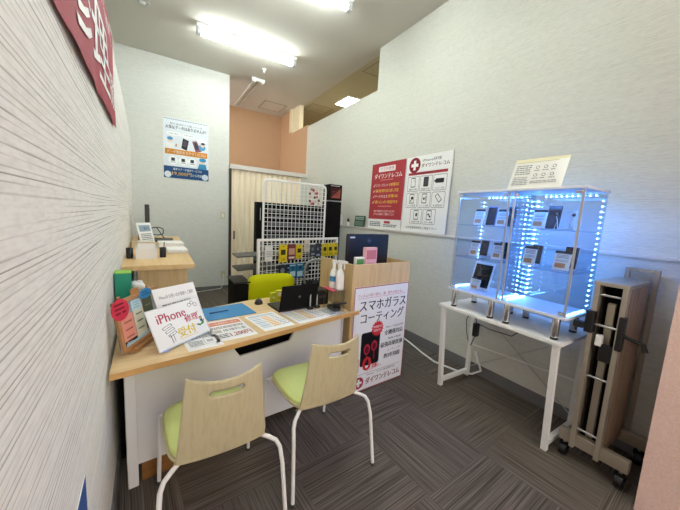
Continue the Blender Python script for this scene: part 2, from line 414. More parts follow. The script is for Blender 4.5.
sheet('shop_poster', 'red and white text poster standing on the ledge, left one of the pair', 'poster', PW, SH, .008, on_right(3.375, 1.275, XU-.03), fn=red_poster)
def menu_poster(p):
    p.text('iPhone修理', .38, .915, .78, .955, '26262a'); p.logo(.2, .885, .135, DRED, 'f6f4f2')
    p.text('ダイワンテレコム', .36, .845, .95, .895, '7a2733', .002)
    p.rect(.07, .755, .93, .79, 'b03a42'); p.text('iPhone修理メニュー', .2, .76, .8, .786, '2a2226')
    k = 0
    for r, n in enumerate((3, 3, 2)):
        for c in range(n):
            x0 = .07+c*.295+(.14 if n == 2 else 0); y0 = .54-.215*r; x1 = x0+.27; y1 = y0+.195
            p.frame(x0, y0, x1, y1, '3a3a3c', .006)
            cx = (x0+x1)/2; cy = y0+.115
            if k == 2: p.rrect(cx-.09, cy-.025, cx+.08, cy+.03, '2a2a2c', .01); p.rect(cx-.115, cy-.008, cx-.09, cy+.014, '2a2a2c')
            elif k == 5: p.pts([(cx-.07, cy+.03), (cx-.01, cy+.06), (cx+.08, cy-.02), (cx+.02, cy-.055)], '2a2a2c'); p.pts([(cx-.055, cy+.029), (cx-.012, cy+.05), (cx+.065, cy-.018), (cx+.018, cy-.043)], 'f6f6f4')
            else:
                p.rrect(cx-.055, cy-.06, cx+.055, cy+.065, '2a2a2c', .012); p.rrect(cx-.047, cy-.05, cx+.047, cy+.055, 'f6f6f4' if k != 1 else '48484c', .008)
                if k == 0: p.line(cx, cy+.055, cx+.03, cy+.01, '2a2a2c', .006)
                elif k == 3: p.circ(cx+.01, cy+.01, .03, '2a2a2c'); p.rect(cx-.03, cy-.035, cx-.005, cy-.015, '2a2a2c')
                elif k == 4: p.circ(cx-.01, cy, .02, '2a2a2c'); p.line(cx+.02, cy-.02, cx+.02, cy+.025, '2a2a2c', .008); p.line(cx+.035, cy-.03, cx+.035, cy+.035, '2a2a2c', .008)
                elif k == 6: p.circ(cx+.01, cy+.005, .022, '2a2a2c', ry=.035)
                elif k == 7: p.circ(cx-.012, cy+.012, .018, '2a2a2c'); p.circ(cx+.018, cy-.012, .018, '2a2a2c')
            p.text(('画面割れ修理', '画面不良', 'バッテリー交換', 'カメラ修理', 'スピーカー修理', '水没復旧', '充電不良', 'ボタン修理')[k], x0+.04, y0+.014, x1-.04, y0+.04, '3a3a3c')
            k += 1
    p.text('その他故障修理もご相談下さい！', .13, .045, .83, .075, '3a3a3c')
sheet('shop_poster', 'white repair menu poster with boxed icons standing on the ledge, right one of the pair', 'poster', PW, SH, .008, on_right(2.705, 1.275, XU-.03), fn=menu_poster)
def data_poster(p):
    p.rect(0, 0, 1, 1, 'e4ecf2'); p.rect(0, 0, 1, .2, '1f4f80'); p.circ(.085, .06, .075, 'e4ecf2'); p.circ(.915, .06, .075, 'd6e4f0')
    for i in range(26): p.rect(.02+i*.037, .972, .04+i*.037, .985, '4a5660')
    p.text('取り出せなくて困っている', .15, .89, .85, .925, '3a4650'); p.text('大事なデータはありませんか？', .05, .82, .95, .88, '1c2c3c', .002)
    p.circ(.22, .745, .16, 'f6fafc', ry=.05); p.circ(.54, .735, .16, 'f6fafc', ry=.05); p.circ(.85, .69, .13, 'f6fafc', ry=.05)
    for q in (.22, .54): p.text('写真や動画', q-.1, .735, q+.1, .752, '6a7680')
    p.circ(.14, .64, .06, 'f0d9c8'); p.circ(.14, .66, .062, '4a8fc4', ry=.04); p.pts([(.05, .5), (.23, .5), (.22, .59), (.07, .59)], 'f4f4f4'); p.pts([(.24, .55), (.27, .52), (.3, .57), (.28, .59)], 'c8a890')
    p.pts([(.38, .52), (.5, .49), (.55, .66), (.42, .69)], '2c2c34'); p.pts([(.41, .56), (.48, .54), (.52, .64), (.44, .66)], '5a4a5c')
    p.pts([(.62, .66), (.72, .68), (.84, .51), (.7, .48)], '8a5a6a'); p.pts([(.66, .64), (.72, .65), (.78, .54), (.7, .53)], '3a3a46')
    p.circ(.85, .58, .08, '5aa0d0'); p.circ(.86, .62, .05, 'f0d9c8'); p.circ(.87, .645, .05, '3c3c44', ry=.03)
    p.rect(.03, .4, .97, .49, 'e0963c'); p.text('データ復旧おまかせください', .07, .418, .93, .472, 'fdf6ec', .002)
    for q in (.2, .42, .62): p.circ(q, .3, .1, 'f8fafc'); p.rect(q-.04, .29, q+.04, .345, '2e3a46'); p.rect(q-.055, .265, q+.055, .275, '7a8690')
    p.circ(.85, .33, .07, 'f0d9c8'); p.circ(.86, .36, .08, '3c8fc0', ry=.05); p.pts([(.74, .2), (.96, .2), (.93, .29), (.78, .29)], '3c8fc0')
    p.text('業界のデータ復旧サービスは', .2, .135, .84, .175, 'f2f6fa'); p.text('19,800円', .18, .045, .6, .115, 'f0c46c', .003); p.text('から可能！', .62, .05, .86, .1, 'f2f6fa')
sheet('service_poster', 'blue and white illustrated data service poster on the back wall', 'poster', .65, .92, .004, frame_of((.14, YB-.0045, 1.87), (1, 0, 0), (0, 0, 1)), fn=data_poster)
# red banner on the left wall
mb = MB(); BW = 2.75; BH = .52; nx, nz = 70, 8
def wavy(x, y): return .012+.003*math.sin(x*9)*(1-y/BH) + .002*math.sin(x*19+y*9)
vs = [(BW*i/nx, BH*j/nz, wavy(BW*i/nx, BH*j/nz)-.001) for j in range(nz+1) for i in range(nx+1)]
fs = [(j*(nx+1)+i, j*(nx+1)+i+1, (j+1)*(nx+1)+i+1, (j+1)*(nx+1)+i) for j in range(nz) for i in range(nx)]
mb.raw(vs, fs, mat('banner_cloth', 'a93a4a', .7), True)
mb2 = MB(); p = Print(mb2, BW, BH, .001, .0002)
p.text('ダイワンテレコム あなたの街のスマホ修理屋さん', .3, .82, .97, .92, 'f4e6e6')
p.text('iPhone', .04, .22, .40, .70, 'fdfafa', .002); p.text('修理', .44, .12, .85, .72, 'fdfafa', .002); p.text('即日対応', .865, .16, .985, .5, 'fdfafa', .001)
vs2 = [(v[0], v[1], v[2]+wavy(v[0], v[1])) for v in mb2.v]
for q, fc in zip(mb2.m, mb2.f): pass
base = len(mb.v); mb.v += [Vector(v) for v in vs2]
for fc, q in zip(mb2.f, mb2.m): mb.f.append([base+i for i in fc]); mb.m.append(mb.mi(mb2.mats[q])); mb.sm.append(False)
y0 = 2.42-BW
tag(mb.build('wall_banner', mw=frame_of((LX(y0)+.002, y0, 1.875-.047*BW), (LX(2.42)-LX(y0), BW, .047*BW), (0, 0, 1))), 'red cloth banner with large white characters hanging on the left wall', 'banner')
def sticker(p): p.rect(0, 0, 1, .42, 'b8303a'); p.rect(0, .42, 1, 1, '2c5aa0')
sheet('wall_notice', 'small blue and red notice low on the left wall at the bottom edge', 'notice', .3, .21, .003, frame_of((LX(.64)+.004, .64, .47), (LX(.94)-LX(.64), .3, 0), (0, 0, 1)), fn=sticker)

# wall fittings on the back wall
t = thing('light_switch', 'small cream wall switch on the back wall near the accordion door', 'switch', (1.02, YB, 1.31))
mb = MB(); mb.box(-.035, .035, -.008, 0, -.06, .06, mat('switch_cream', 'd2cbaa', .5), .003); mb.build('plate', t)
mb = MB(); mb.box(-.016, .016, -.013, -.008, -.035, .035, WHITE, .002); mb.build('rocker', t)
t = thing('wall_outlet', 'white power outlet low on the back wall with a plug in it', 'outlet', (1.03, YB, .26))
mb = MB(); mb.box(-.035, .035, -.008, 0, -.06, .06, mat('switch_cream', 'd2cbaa', .5), .003); mb.build('plate', t)
mb = MB(); mb.box(-.014, .014, -.035, -.008, -.04, -.005, WHITE, .004); mb.build('plug', t)
mb = MB(); mb.tube([(1.03, YB-.035, .235), (1.03, YB-.06, .1), (.98, YB-.07, .012), (.8, YB-.1, .008), (.5, YB-.2, .008), (.25, YB-.12, .008)], .006, WHITE, 8)
mb.build('power_cord', t, (-1.03, -YB, -.26))

# ------------------------------------------------------------------ reception desk
DZ = .70
t = thing('reception_desk', 'long pale wood topped reception desk with white front panel', 'desk', (0, 0, 0))
top = [(-.172, 1.458), (-.0, 1.488), (.18, 1.518), (.32, 1.545), (.56, 1.60), (.77, 1.645), (.94, 1.688), (1.31, 1.752), (1.31, 1.768), (1.235, 1.764), (1.205, 2.40), (.6, 2.31), (.2, 2.19), (LX(2.1)+.014, 2.10)]
mb = MB(); mb.prism(top, DZ-.028, DZ-.0005, EDGE)
mb.prism([(x, y) for x, y in top], DZ-.0005, DZ, MAPLE); mb.build('desk_top', t)
# front panel with the notch under the top
A = Vector((-.140, 1.640, 0)); B = Vector((1.20, 1.80, 0)); L = (B-A).length; th = math.atan2(B.y-A.y, B.x-A.x)
mb = MB(); mb.M = Matrix(((1, 0, 0, 0), (0, 0, -1, 0), (0, 1, 0, 0), (0, 0, 0, 1)))
mb.prism([(.045, .105), (L, .06), (L, .668), (.95, .668), (.89, .565), (.56, .545), (.48, .668), (.045, .668)], -.016, 0, PANEL)
mb.build('front_panel', t, A, th)
mb = MB(); mb.box(0, .045, -.02, .03, 0, .672, WHITE, .004); mb.box(.0, .035, .03, .52, .60, .672, WHITE); mb.build('leg', t, A, th)
mb = MB(); mb.box(L-.03, L, .0, .05, 0, .672, WHITE, .004); mb.build('leg', t, A, th)
mb = MB(); mb.box(.0, .035, .40, .44, 0, .672, WHITE, .004); mb.build('leg', t, A, th)
mb = MB(); mb.box(.44, .98, .10, .12, .40, .665, BLACKM); mb.build('notch_shade', t, A, th)  # black sheet behind the notch, painted shade under the desk top
mb = MB(); mb.box(.06, .50, .004, .018, 0, .34, BROWN); tag(mb.build('wooden_board', None, A, th), 'brown wooden board standing on the floor under the left end of the desk', 'board')
mb = MB(); mb.box(-.02, .02, 0, .32, 0, .66, BLACKM, .006); tag(mb.build('gap_shade', None, (LX(1.9)+.035, 1.86, 0)), 'flat black slab painted as shade between the desk leg and left wall', 'shade')  # black slab put in as the shade of the gap beside the leg

# paper and signs on the desk
def flat(x, y, a, z=DZ+.0012): return frame_of((x, y, z), (math.cos(a), math.sin(a), 0), (-math.sin(a), math.cos(a), 0))
mb = MB(); mb.box(0, .32, 0, .26, -.0002, .004, mat('blue_folder', '2f86bf', .45), .001)
tag(mb.build('document_folder', mw=flat(.275, 1.945, .14, DZ+.0008)), 'bright blue document folder lying on the desk left of the mouse', 'folder')
t = thing('pen', 'slim dark blue pen lying on the blue folder', 'pen', (.30, 2.075, DZ+.0095), .18)
mb = MB(); mb.cyl((0, 0, 0), (.125, 0, 0), .0042, mat('pen_blue', '24507c', .4), n=8); mb.build('barrel', t)
mb = MB(); mb.cyl((.125, 0, 0), (.137, 0, 0), .004, CHROME, .001, 8); mb.build('tip', t)
def price(p):
    p.rect(.04, .74, .96, .94, 'dd8f72'); p.text('データ復旧サービス', .12, .79, .88, .895, 'fbf0ea')
    p.plines(.06, .55, .94, .68, '8a6a60', 2); p.rect(.06, .36, .3, .5, 'c8c0ba'); p.text('修理料金', .34, .38, .92, .5, '5c4c48')
    p.text('1,200円', .42, .1, .94, .3, 'b8483c', .004); p.plines(.05, .1, .38, .3, '7a7270', 3)
sheet('price_sheet', 'white price sheet with orange heading lying flat beside the blue folder', 'sheet', .235, .32, .001, flat(.265, 1.60, .13), fn=price)
def chart(c1, c2):
    def fn(p):
        p.rect(.06, .84, .94, .94, c1)
        for i in range(7): p.rect(.06, .74-.1*i, .36, .80-.1*i, c2 if i % 2 else 'd2d8dc'); p.rect(.4, .74-.1*i, .66, .80-.1*i, 'e8c080'); p.plines(.7, .74-.1*i, .94, .80-.1*i, '8a8a8a', 1)
    return fn
sheet('price_sheet', 'white chart sheet with blue and orange rows lying beside the orange headed sheet', 'sheet', .21, .297, .001, flat(.545, 1.648, .17), fn=chart('c2cdd6', 'b8cad8'))
sheet('price_sheet', 'pale chart sheet with pink and yellow rows lying in front of the laptop', 'sheet', .25, .29, .001, flat(.785, 1.680, .17), fn=chart('d8a8a0', 'e8dca0'))
def memo(p): p.plines(.1, .2, .9, .9, '9aa0a4', 7); p.rect(.1, .06, .5, .14, '6a8ab0')
sheet('memo_sheet', 'white memo sheet lying on the desk in front of the acrylic riser', 'sheet', .14, .17, .001, flat(1.035, 1.735, .17), fn=memo)
def reception(p):
    p.frame(.0, .0, 1, 1, 'dfe3e4', .012, 'f6f7f7', .01)
    p.text('iPhone', .13, .62, .66, .84, 'c2506a', .004); p.text('修理', .60, .44, .87, .63, 'cc4a62', .004); p.text('受付', .40, .14, .74, .38, 'e6cf3c', .006)
    p.line(.40, .1, .76, .1, 'e6cf3c', .01)
    for i in range(3): p.pts([(.16+.03*i, .5-.1*i), (.33+.02*i, .56-.1*i), (.35+.02*i, .5-.1*i), (.18+.03*i, .44-.1*i)], '5a5a5c'); p.pts([(.175+.03*i, .495-.1*i), (.325+.02*i, .548-.1*i), (.335+.02*i, .505-.1*i), (.185+.03*i, .452-.1*i)], 'f6f7f7')
    p.line(.26, .3, .27, .08, '5a5a5c', .012); p.line(.31, .3, .31, .1, '5a5a5c', .008)
    for a, b in ((.78, .86), (.84, .9), (.9, .83)): p.circ(a, b, .035, '6a6a6e', 12); p.circ(a, b, .027, 'f6f7f7', 12)
    p.circ(.88, .62, .014, '6a6a6e', 10); p.circ(.88, .62, .009, 'f6f7f7', 10)
    p.pts([(.84, .25), (.93, .27), (.97, .4), (.88, .3)], '3f8a4c'); p.pts([(.78, .3), (.85, .24), (.87, .28), (.8, .32)], '2f7a3c'); p.rrect(.88, .34, .93, .48, '2b5a96', .01); p.circ(.905, .43, .016, 'e6cf3c', 10)
t = thing('counter_sign', 'white handwritten reception sign leaning at the front left of the desk', 'sign', mw=lean((.009, 1.571, DZ+.008), .654, .491))
mb = MB(); mb.box(0, .315, 0, .211, -.004, 0, PAPER); reception(Print(mb, .315, .211)); mb.build('sign_face', t)
mb = MB(); mb.box(.02, .295, -.006, .008, -.012, .012, ACRY); mb.raw([(.05, .15, -.005), (.265, .15, -.005), (.265, .02, -.12), (.05, .02, -.12)], [(0, 1, 2, 3)], ACRY); mb.build('acrylic_stand', t)
def notice(p):
    p.text('iPhoneをお使いのお客様へご案内', .1, .78, .92, .86, '4a4c50'); p.plines(.12, .62, .8, .7, '8a8c90', 1); p.plines(.12, .1, .9, .5, '9a9ca0', 5)
t = thing('counter_sign', 'tall white notice with small print standing behind the handwritten sign', 'sign', mw=lean((.045, 1.69, DZ+.008), .58, .44))
mb = MB(); mb.box(0, .25, 0, .285, -.003, 0, PAPER); notice(Print(mb, .25, .285)); mb.build('sign_face', t)
mb = MB(); mb.box(.03, .24, -.006, .006, -.01, .012, ACRY); mb.build('acrylic_stand', t)
def leaflet(p): p.plines(.1, .55, .9, .9, '8a8c90', 4); p.frame(.55, .2, .9, .5, '6a6a6e', .01); p.rect(.62, .28, .82, .42, 'b8bcc0'); p.plines(.1, .15, .5, .45, '9a9ca0', 4)
sheet('leaflet', 'white leaflet with a small map lying flat beside the handwritten sign', 'leaflet', .17, .24, .001, flat(.13, 1.545, .13), fn=leaflet)
# note board on an easel
t = thing('notice_board', 'wood framed board of coloured notes on an easel against the left wall', 'board', mw=lean((-.132, 1.60, DZ+.022), 1.08, .17))
WF = wood('frame_wood', 'b98756', 'a87645', (20, 20, 20), .5)
bw, bh = .35, .24
mb = MB(); mb.box(0, bw, 0, bh, -.010, -.003, mat('board_grey', 'a9adb0', .7)); mb.build('backing', t)
mb = MB()
for a in ((0, bw, 0, .018), (0, bw, bh-.018, bh), (0, .018, .018, bh-.018), (bw-.018, bw, .018, bh-.018)): mb.box(*a, -.012, .006, WF, .002)
mb.build('frame', t)
def note(x0, y0, x1, y1, c, z, fn=None, nm='note'):
    mb = MB(); w, h = x1-x0, y1-y0; mb.box(0, w, 0, h, -.0008, 0, ink(c))
    if fn: fn(Print(mb, w, h))
    mb.build(nm, t, mw=Matrix.Translation((x0, y0, z)))
pl = lambda c: (lambda p: [p.plines(.2, .2+.25*i, .8, .3+.25*i, c, 1) for i in range(3)])
def phonebar(p): p.rect(0, 0, 1, .14, '17181c'); p.text('iPhone', .12, .03, .6, .11, 'f4f4f4'); pl('a85a50')(p)
note(.025, .022, .115, .165, 'eb9c8c', 0, phonebar); note(.12, .03, .20, .18, 'dcdcc8', 0, pl('6a6a58')); note(.205, .045, .285, .2, '5f6650', 0, pl('8a9078'))
note(.115, .165, .19, .215, 'bfe0e6', .001, pl('5a7c84')); note(.03, .012, .3, .03, 'a9d2e6', .001)
mb = MB(); p = Print(mb, 1, 1, .0062); p.circ(.03, .20, .062, 'd2374e', 28, ry=.05); p.plines(-.005, .175, .065, .235, '8a1c30', 3); mb.build('red_round_note', t)
mb = MB(); p = Print(mb, 1, 1, .0062); p.circ(.235, .225, .055, '3a8cc4', 28, ry=.026); p.plines(.20, .215, .27, .24, '1f5c8c', 2); mb.build('blue_round_note', t)
for a in (.06, .29): mb = MB(); mb.tube([(a, .0, .012), (a, -.012, .03), (a, -.02, -.0), (a-.0, .16, -.02), (a, .255, -.012)], .007, WF, 8); mb.build('easel_leg', t)
mb = MB(); mb.box(.04, .31, -.018, -.002, -.004, .02, WF, .002); mb.build('easel_ledge', t)
mb = MB(); mb.box(.14, .20, bh, bh+.03, -.01, .0, WF, .004); mb.build('hanger', t)
# green tissue box
t = thing('tissue_box', 'green tissue box standing on end by the left wall', 'tissue box', (LX(2.03)+.045, 2.02, DZ), .04)
TG = mat('teal_card', '1f9a7c', .5); LG = mat('lime_card', '8cc63c', .5)
mb = MB(); mb.box(-.04, .035, -.04, .05, 0, .325, TG, .003); mb.build('carton', t)
mb = MB(); mb.box(-.04, .035, .05, .056, 0, .325, LG); mb.box(-.041, .036, -.041, .055, .325, .328, LG); mb.build('band', t)
bm = bmesh.new(); bmesh.ops.create_uvsphere(bm, u_segments=14, v_segments=8, radius=.04)
for v in bm.verts:
    k = 1+.25*math.sin(v.co.x*90+v.co.z*120)+.2*math.sin(v.co.y*150); v.co = Vector((.058+v.co.x*.9*k, v.co.y*.5*k, .235+v.co.z*.95*k+.3*v.co.x))
mb = MB(); mb.bm(bm, PAPER, True); mb.build('tissue', t)
mb = MB(); mb.lathe([(.008, 0), (.008, .002), (.003, .003)], BLACK, 10); mb.build('slot_mark', t, mw=frame_of((.012, -.041, .13), (1, 0, 0), (0, 0, 1)))
# mouse
t = thing('computer_mouse', 'black computer mouse on the desk beside the blue folder', 'mouse', (.675, 2.215, DZ), -.3)
bm = bmesh.new(); bmesh.ops.create_uvsphere(bm, u_segments=18, v_segments=12, radius=1)
for v in bm.verts: v.co = Vector((v.co.x*.032*(1-.12*v.co.y), v.co.y*.055, max(0, v.co.z)*.036*(1-.2*v.co.y)))
mb = MB(); mb.bm(bm, BLACK, True); mb.build('mouse_body', t)
mb = MB(); mb.cyl((-.004, .025, .032), (.004, .025, .032), .008, DGREY, n=12); mb.build('scroll_wheel', t)
# laptop seen from behind
t = thing('laptop', 'black laptop on the desk with its lid open, seen from behind', 'laptop', (.737, 1.937, DZ), .08)
mb = MB(); mb.box(0, .30, .0, .21, .0, .014, BLACK, .004); mb.build('base', t)
mb = MB(); mb.box(.02, .28, .06, .18, .0140, .0152, DGREY); mb.build('keyboard', t)
lt = MB(); lt.box(0, .30, 0, .19, -.003, .004, BLACKM, .002)
p = Print(lt, .30, .19, .0042); p.circ(.5, .5, .032, '8a8c90'); p.circ(.5, .5, .026, '101012'); p.text('hp', .485, .462, .518, .535, '9a9ca0')
lt.build('lid', t, mw=frame_of((0, .0, .014), (1, 0, 0), (0, -.22, 1)))
# twin acrylic screen posts
for i, (x, y, lab) in enumerate(((.981, 1.935, 'slim silver rod stand on a round black base at the laptop corner, left of two'), (1.048, 1.955, 'slim silver rod stand on a round black base nearer the card terminal'))):
    t = thing('rod_stand', lab, 'stand', (x, y, DZ), 0, 'rod stands beside the laptop')
    mb = MB(); mb.lathe([(.026, 0), (.026, .008), (.02, .016), (.008, .02)], BLACK, 18); mb.build('base', t)
    mb = MB(); mb.cyl((0, 0, .018), (0, 0, .19 if i == 0 else .1), .005, SILVER, n=10); mb.build('rod', t)
# card terminal and its acrylic riser
t = thing('acrylic_riser', 'clear acrylic riser with a pink red top beside the wooden counter', 'riser', (1.085, 1.785, DZ), .04)
mb = MB(); mb.box(0, .11, 0, .006, 0, .155, ACRY); mb.build('front_pane', t)
mb = MB(); mb.box(0, .006, .006, .14, 0, .155, ACRY); mb.build('side_pane', t)
mb = MB(); mb.box(.104, .11, .006, .14, 0, .155, ACRY); mb.build('side_pane', t)
mb = MB(); mb.box(-.004, .115, -.004, .15, .155, .161, ACRY); mb.build('top_pane', t)
mb = MB(); mb.box(-.004, .035, -.002, .14, .1612, .166, mat('pink_red', 'd83a5c', .35), .002); mb.build('red_card', t)
t = thing('card_terminal', 'black card payment terminal sitting inside the clear acrylic riser', 'terminal', (1.108, 1.80, DZ), .04)
mb = MB(); mb.box(0, .065, 0, .10, .0, .035, BLACK, .008); mb.build('cradle', t)
mb = MB(); mb.box(0, .06, 0, .012, 0, .11, BLACK, .004); mb.box(.008, .052, -.001, 0, .06, .10, mat('dark_screen', '3a1418', .2)); mb.build('reader', t, mw=frame_of((.002, .02, .03), (1, 0, 0), (0, .5, 1)) @ Matrix.Rotation(PI/2, 4, 'X') @ Matrix.Rotation(-PI/2, 4, 'X'))
t = thing('tape_dispenser', 'black tape dispenser on the desk behind the laptop', 'dispenser', (.98, 2.16, DZ), .5)
mb = MB(); mb.M = Matrix(((1, 0, 0, 0), (0, 0, -1, 0), (0, 1, 0, 0), (0, 0, 0, 1)))
mb.prism([(-.08, 0), (.09, 0), (.095, .03), (.06, .03), (.03, .075), (-.02, .085), (-.07, .05)], -.03, .03, BLACK); mb.build('body', t)
mb = MB(); mb.cyl((0, -.012, .055), (0, .012, .055), .035, mat('tape_roll', 'cfcbb8', .4), n=18); mb.build('tape_roll', t)
t = thing('pen_cup', 'black pen cup holding pens beside the white spray bottle', 'pen cup', (1.145, 2.17, DZ))
mb = MB(); mb.lathe([(.034, 0), (.036, .10), (.032, .10), (.03, .01)], BLACK, 16); mb.build('cup', t)
for k in range(3):
    mb = MB(); a = k*2.1; mb.cyl((.008*math.cos(a), .008*math.sin(a), .012), (.028*math.cos(a), .028*math.sin(a), .165+.01*k), .004, (BLACK, mat('pen_blue', '24507c'), DGREY)[k], n=8); mb.build('pen', t)
def spray(x, y, s, rz, lab, band):
    t = thing('spray_bottle', lab, 'spray bottle', (x, y, DZ+.1615), rz, 'spray bottles on the desk')
    mb = MB(); mb.lathe([(.036*s, 0), (.038*s, .01), (.038*s, .12*s), (.032*s, .15*s), (.014*s, .185*s), (.013*s, .20*s)], WHITE, 20)
    if band: mb.lathe([(.0385*s, .05), (.0385*s, .11*s)], mat('blue_label', '3f8fc0', .5), 20)
    mb.build('bottle', t)
    mb = MB(); mb.lathe([(.016*s, .195*s), (.016*s, .225*s), (.012*s, .235*s)], WHITE, 14); mb.box(-.02*s, .055*s, -.011*s, .011*s, .228*s, .255*s, WHITE, .004); mb.cyl((.055*s, 0, .245*s), (.068*s, 0, .245*s), .006*s, WHITE, n=8); mb.build('spray_head', t)
    mb = MB(); mb.tube([(.03*s, 0, .23*s), (.04*s, 0, .20*s), (.036*s, 0, .18*s)], .005*s, WHITE, 8); mb.build('trigger', t)
    return t
t = thing('receipt_printer', 'black boxy receipt printer behind the acrylic riser', 'printer', (1.065, 1.99, DZ), .06)
mb = MB(); mb.box(0, .11, 0, .12, 0, .12, BLACK, .008); mb.build('body', t)
mb = MB(); mb.box(.02, .09, -.004, .0, .06, .075, DGREY); mb.build('paper_slot', t)
# raise bottles on the desk by the wooden counter
spray(1.170, 1.838, .85, -.9, 'plain white spray bottle on the acrylic riser, nearer the advert board', False)
spray(1.155, 1.902, .82, -.7, 'white spray bottle with a blue label on the acrylic riser behind the plain one', True)

# ------------------------------------------------------------------ wooden counter and monitor
ox, oy, oa = 1.245, 1.775, math.radians(3.6)
CW, CD, CH = .625, .46, 1.05
t = thing('wooden_counter', 'tall open topped pale wood counter at the right end of the desk', 'counter', (ox, oy, 0), oa)
mb = MB(); mb.box(0, CW, 0, .02, 0, CH, MAPLEV, .002); mb.build('front_panel', t)
mb = MB(); mb.box(0, .02, .02, CD, 0, CH, MAPLEV); mb.build('side_panel', t)
mb = MB(); mb.box(CW-.02, CW, .02, CD, 0, CH, MAPLEV); mb.build('side_panel', t)
mb = MB(); mb.box(.02, CW-.02, .02, CD, .91, .93, MAPLE); mb.build('shelf', t)
mb = MB(); mb.box(.02, CW-.02, .02, CD, .40, .42, MAPLE); mb.build('shelf', t)
def coating(p):
    p.frame(.0, .0, 1, 1, 'a8364a', .012, 'eef0f2', .004)
    p.text('フィルムの貼り替え、傷、割れの悩みなし…', .06, .905, .94, .935, 'b8344c'); p.line(.06, .895, .94, .895, 'c8667a', .004)
    p.text('スマホガラス', .10, .775, .96, .875, '202226', .003); p.text('コーティング', .13, .655, .93, .755, '202226', .003)
    p.rrect(.16, .24, .50, .565, '1c1d22', .03); p.rrect(.178, .256, .482, .55, '0e0f14', .02)
    for a, b in ((.27, .40), (.40, .42)): p.circ(a, b, .055, 'b02c44', 18, ry=.075); p.circ(a, b-.005, .035, '5c1020', 14, ry=.05); p.line(a, b-.05, a+.005, b-.13, 'a02038', .018)
    p.star(.44, .585, .115, 'd0343c', 16, .8); p.text('期間限定', .36, .59, .52, .615, 'fbeaea'); p.text('実施中！', .37, .555, .51, .58, 'fbeaea')
    p.text('10', .10, .19, .36, .325, 'd0343c', .008); p.text('倍強い', .38, .20, .5, .245, 'd0343c', .003); p.line(.3, .188, .56, .205, 'd0343c', .006)
    p.text('iPhone・Android対応', .60, .565, .95, .587, '3a3c42'); p.text('全機種対応', .58, .495, .95, .545, '202226', .002)
    p.text('最高の硬度', .66, .445, .92, .465, '3a3c42'); p.text('最強高硬度施', .52, .375, .96, .425, '202226', .002)
    p.text('コーティング', .66, .325, .92, .345, '3a3c42'); p.text('約3年持続', .6, .255, .92, .305, '202226', .002)
    p.line(.1, .165, .94, .165, '9a5060', .004); p.text('iPhone・スマホ修理専門店', .30, .135, .84, .155, '4a3038')
    p.logo(.16, .085, .085, 'a8364a', 'eef0f2'); p.text('ダイワンテレコム', .28, .05, .94, .115, '8a2c3c', .003)
sheet('advert_board', 'white phone coating advert board fixed to the front of the wooden counter', 'sign', .595, .865, .008, frame_of((ox+.018*math.cos(oa)+.012*math.sin(oa), oy+.018*math.sin(oa)-.012*math.cos(oa), .012), (math.cos(oa), math.sin(oa), 0), (0, 0, 1)), fn=coating)
rot = Matrix.Rotation(oa, 4, 'Z')
t = thing('monitor', 'black computer monitor seen from behind on the wooden counter', 'monitor', (ox+.355, oy+.31, .93), oa)
mb = MB(); mb.box(-.10, .10, -.07, .09, 0, .012, BLACK, .004); mb.build('base', t)
mb = MB(); mb.box(-.03, .03, .0, .025, .012, .20, BLACK, .004); mb.build('stand_neck', t)
mm = MB(); mm.box(-.24, .24, -.02, .012, .05, .335, mat('monitor_back', '101522', .35), .012, 3)
mm.M = frame_of((-.24, -.0205, .05), (1, 0, 0), (0, 0, 1))
p = Print(mm, .48, .285, 0); p.circ(.5, .80, .042, '7a8290'); p.circ(.5, .80, .037, '141a28'); p.text('DELL', .469, .775, .531, .825, '9aa2b0'); p.rrect(.05, .87, .16, .915, 'd8dadc', .008)
mm.build('back_cover', t)
mb = MB(); mb.box(-.23, .23, .0121, .013, .06, .325, BLACK); mb.build('screen', t)
def pack(name, label, cat, x, y, z, w, h, d, c, rz=0, fn=None, group=None):
    t = thing(name, label, cat, (x, y, z), rz, group)
    mb = MB(); mb.box(-w/2, w/2, 0, d, 0, h, ink(c), .003); 
    if fn:
        mb.M = frame_of((-w/2, -.0004, 0), (1, 0, 0), (0, 0, 1)); fn(Print(mb, w, h))
    mb.build('packet', t); return t
pk = lambda a, b: (lambda p: [p.rect(.08, .62, .92, .92, a), p.circ(.5, .35, .22, b), p.plines(.15, .05, .85, .14, '6a6a6a', 1)])
pack('sample_packet', 'small green and white packet standing on the front edge of the wooden counter', 'packet', ox+.095, oy+.05, .93, .085, .17, .03, 'e6e9e2', oa, pk('5a9a54', '9ab8a0'))
pack('sample_packet', 'pink packet standing tallest on the front of the wooden counter', 'packet', ox+.20, oy+.05, .93, .12, .245, .035, 'e8b4bc', oa, pk('c87a86', 'f4e6dc'))

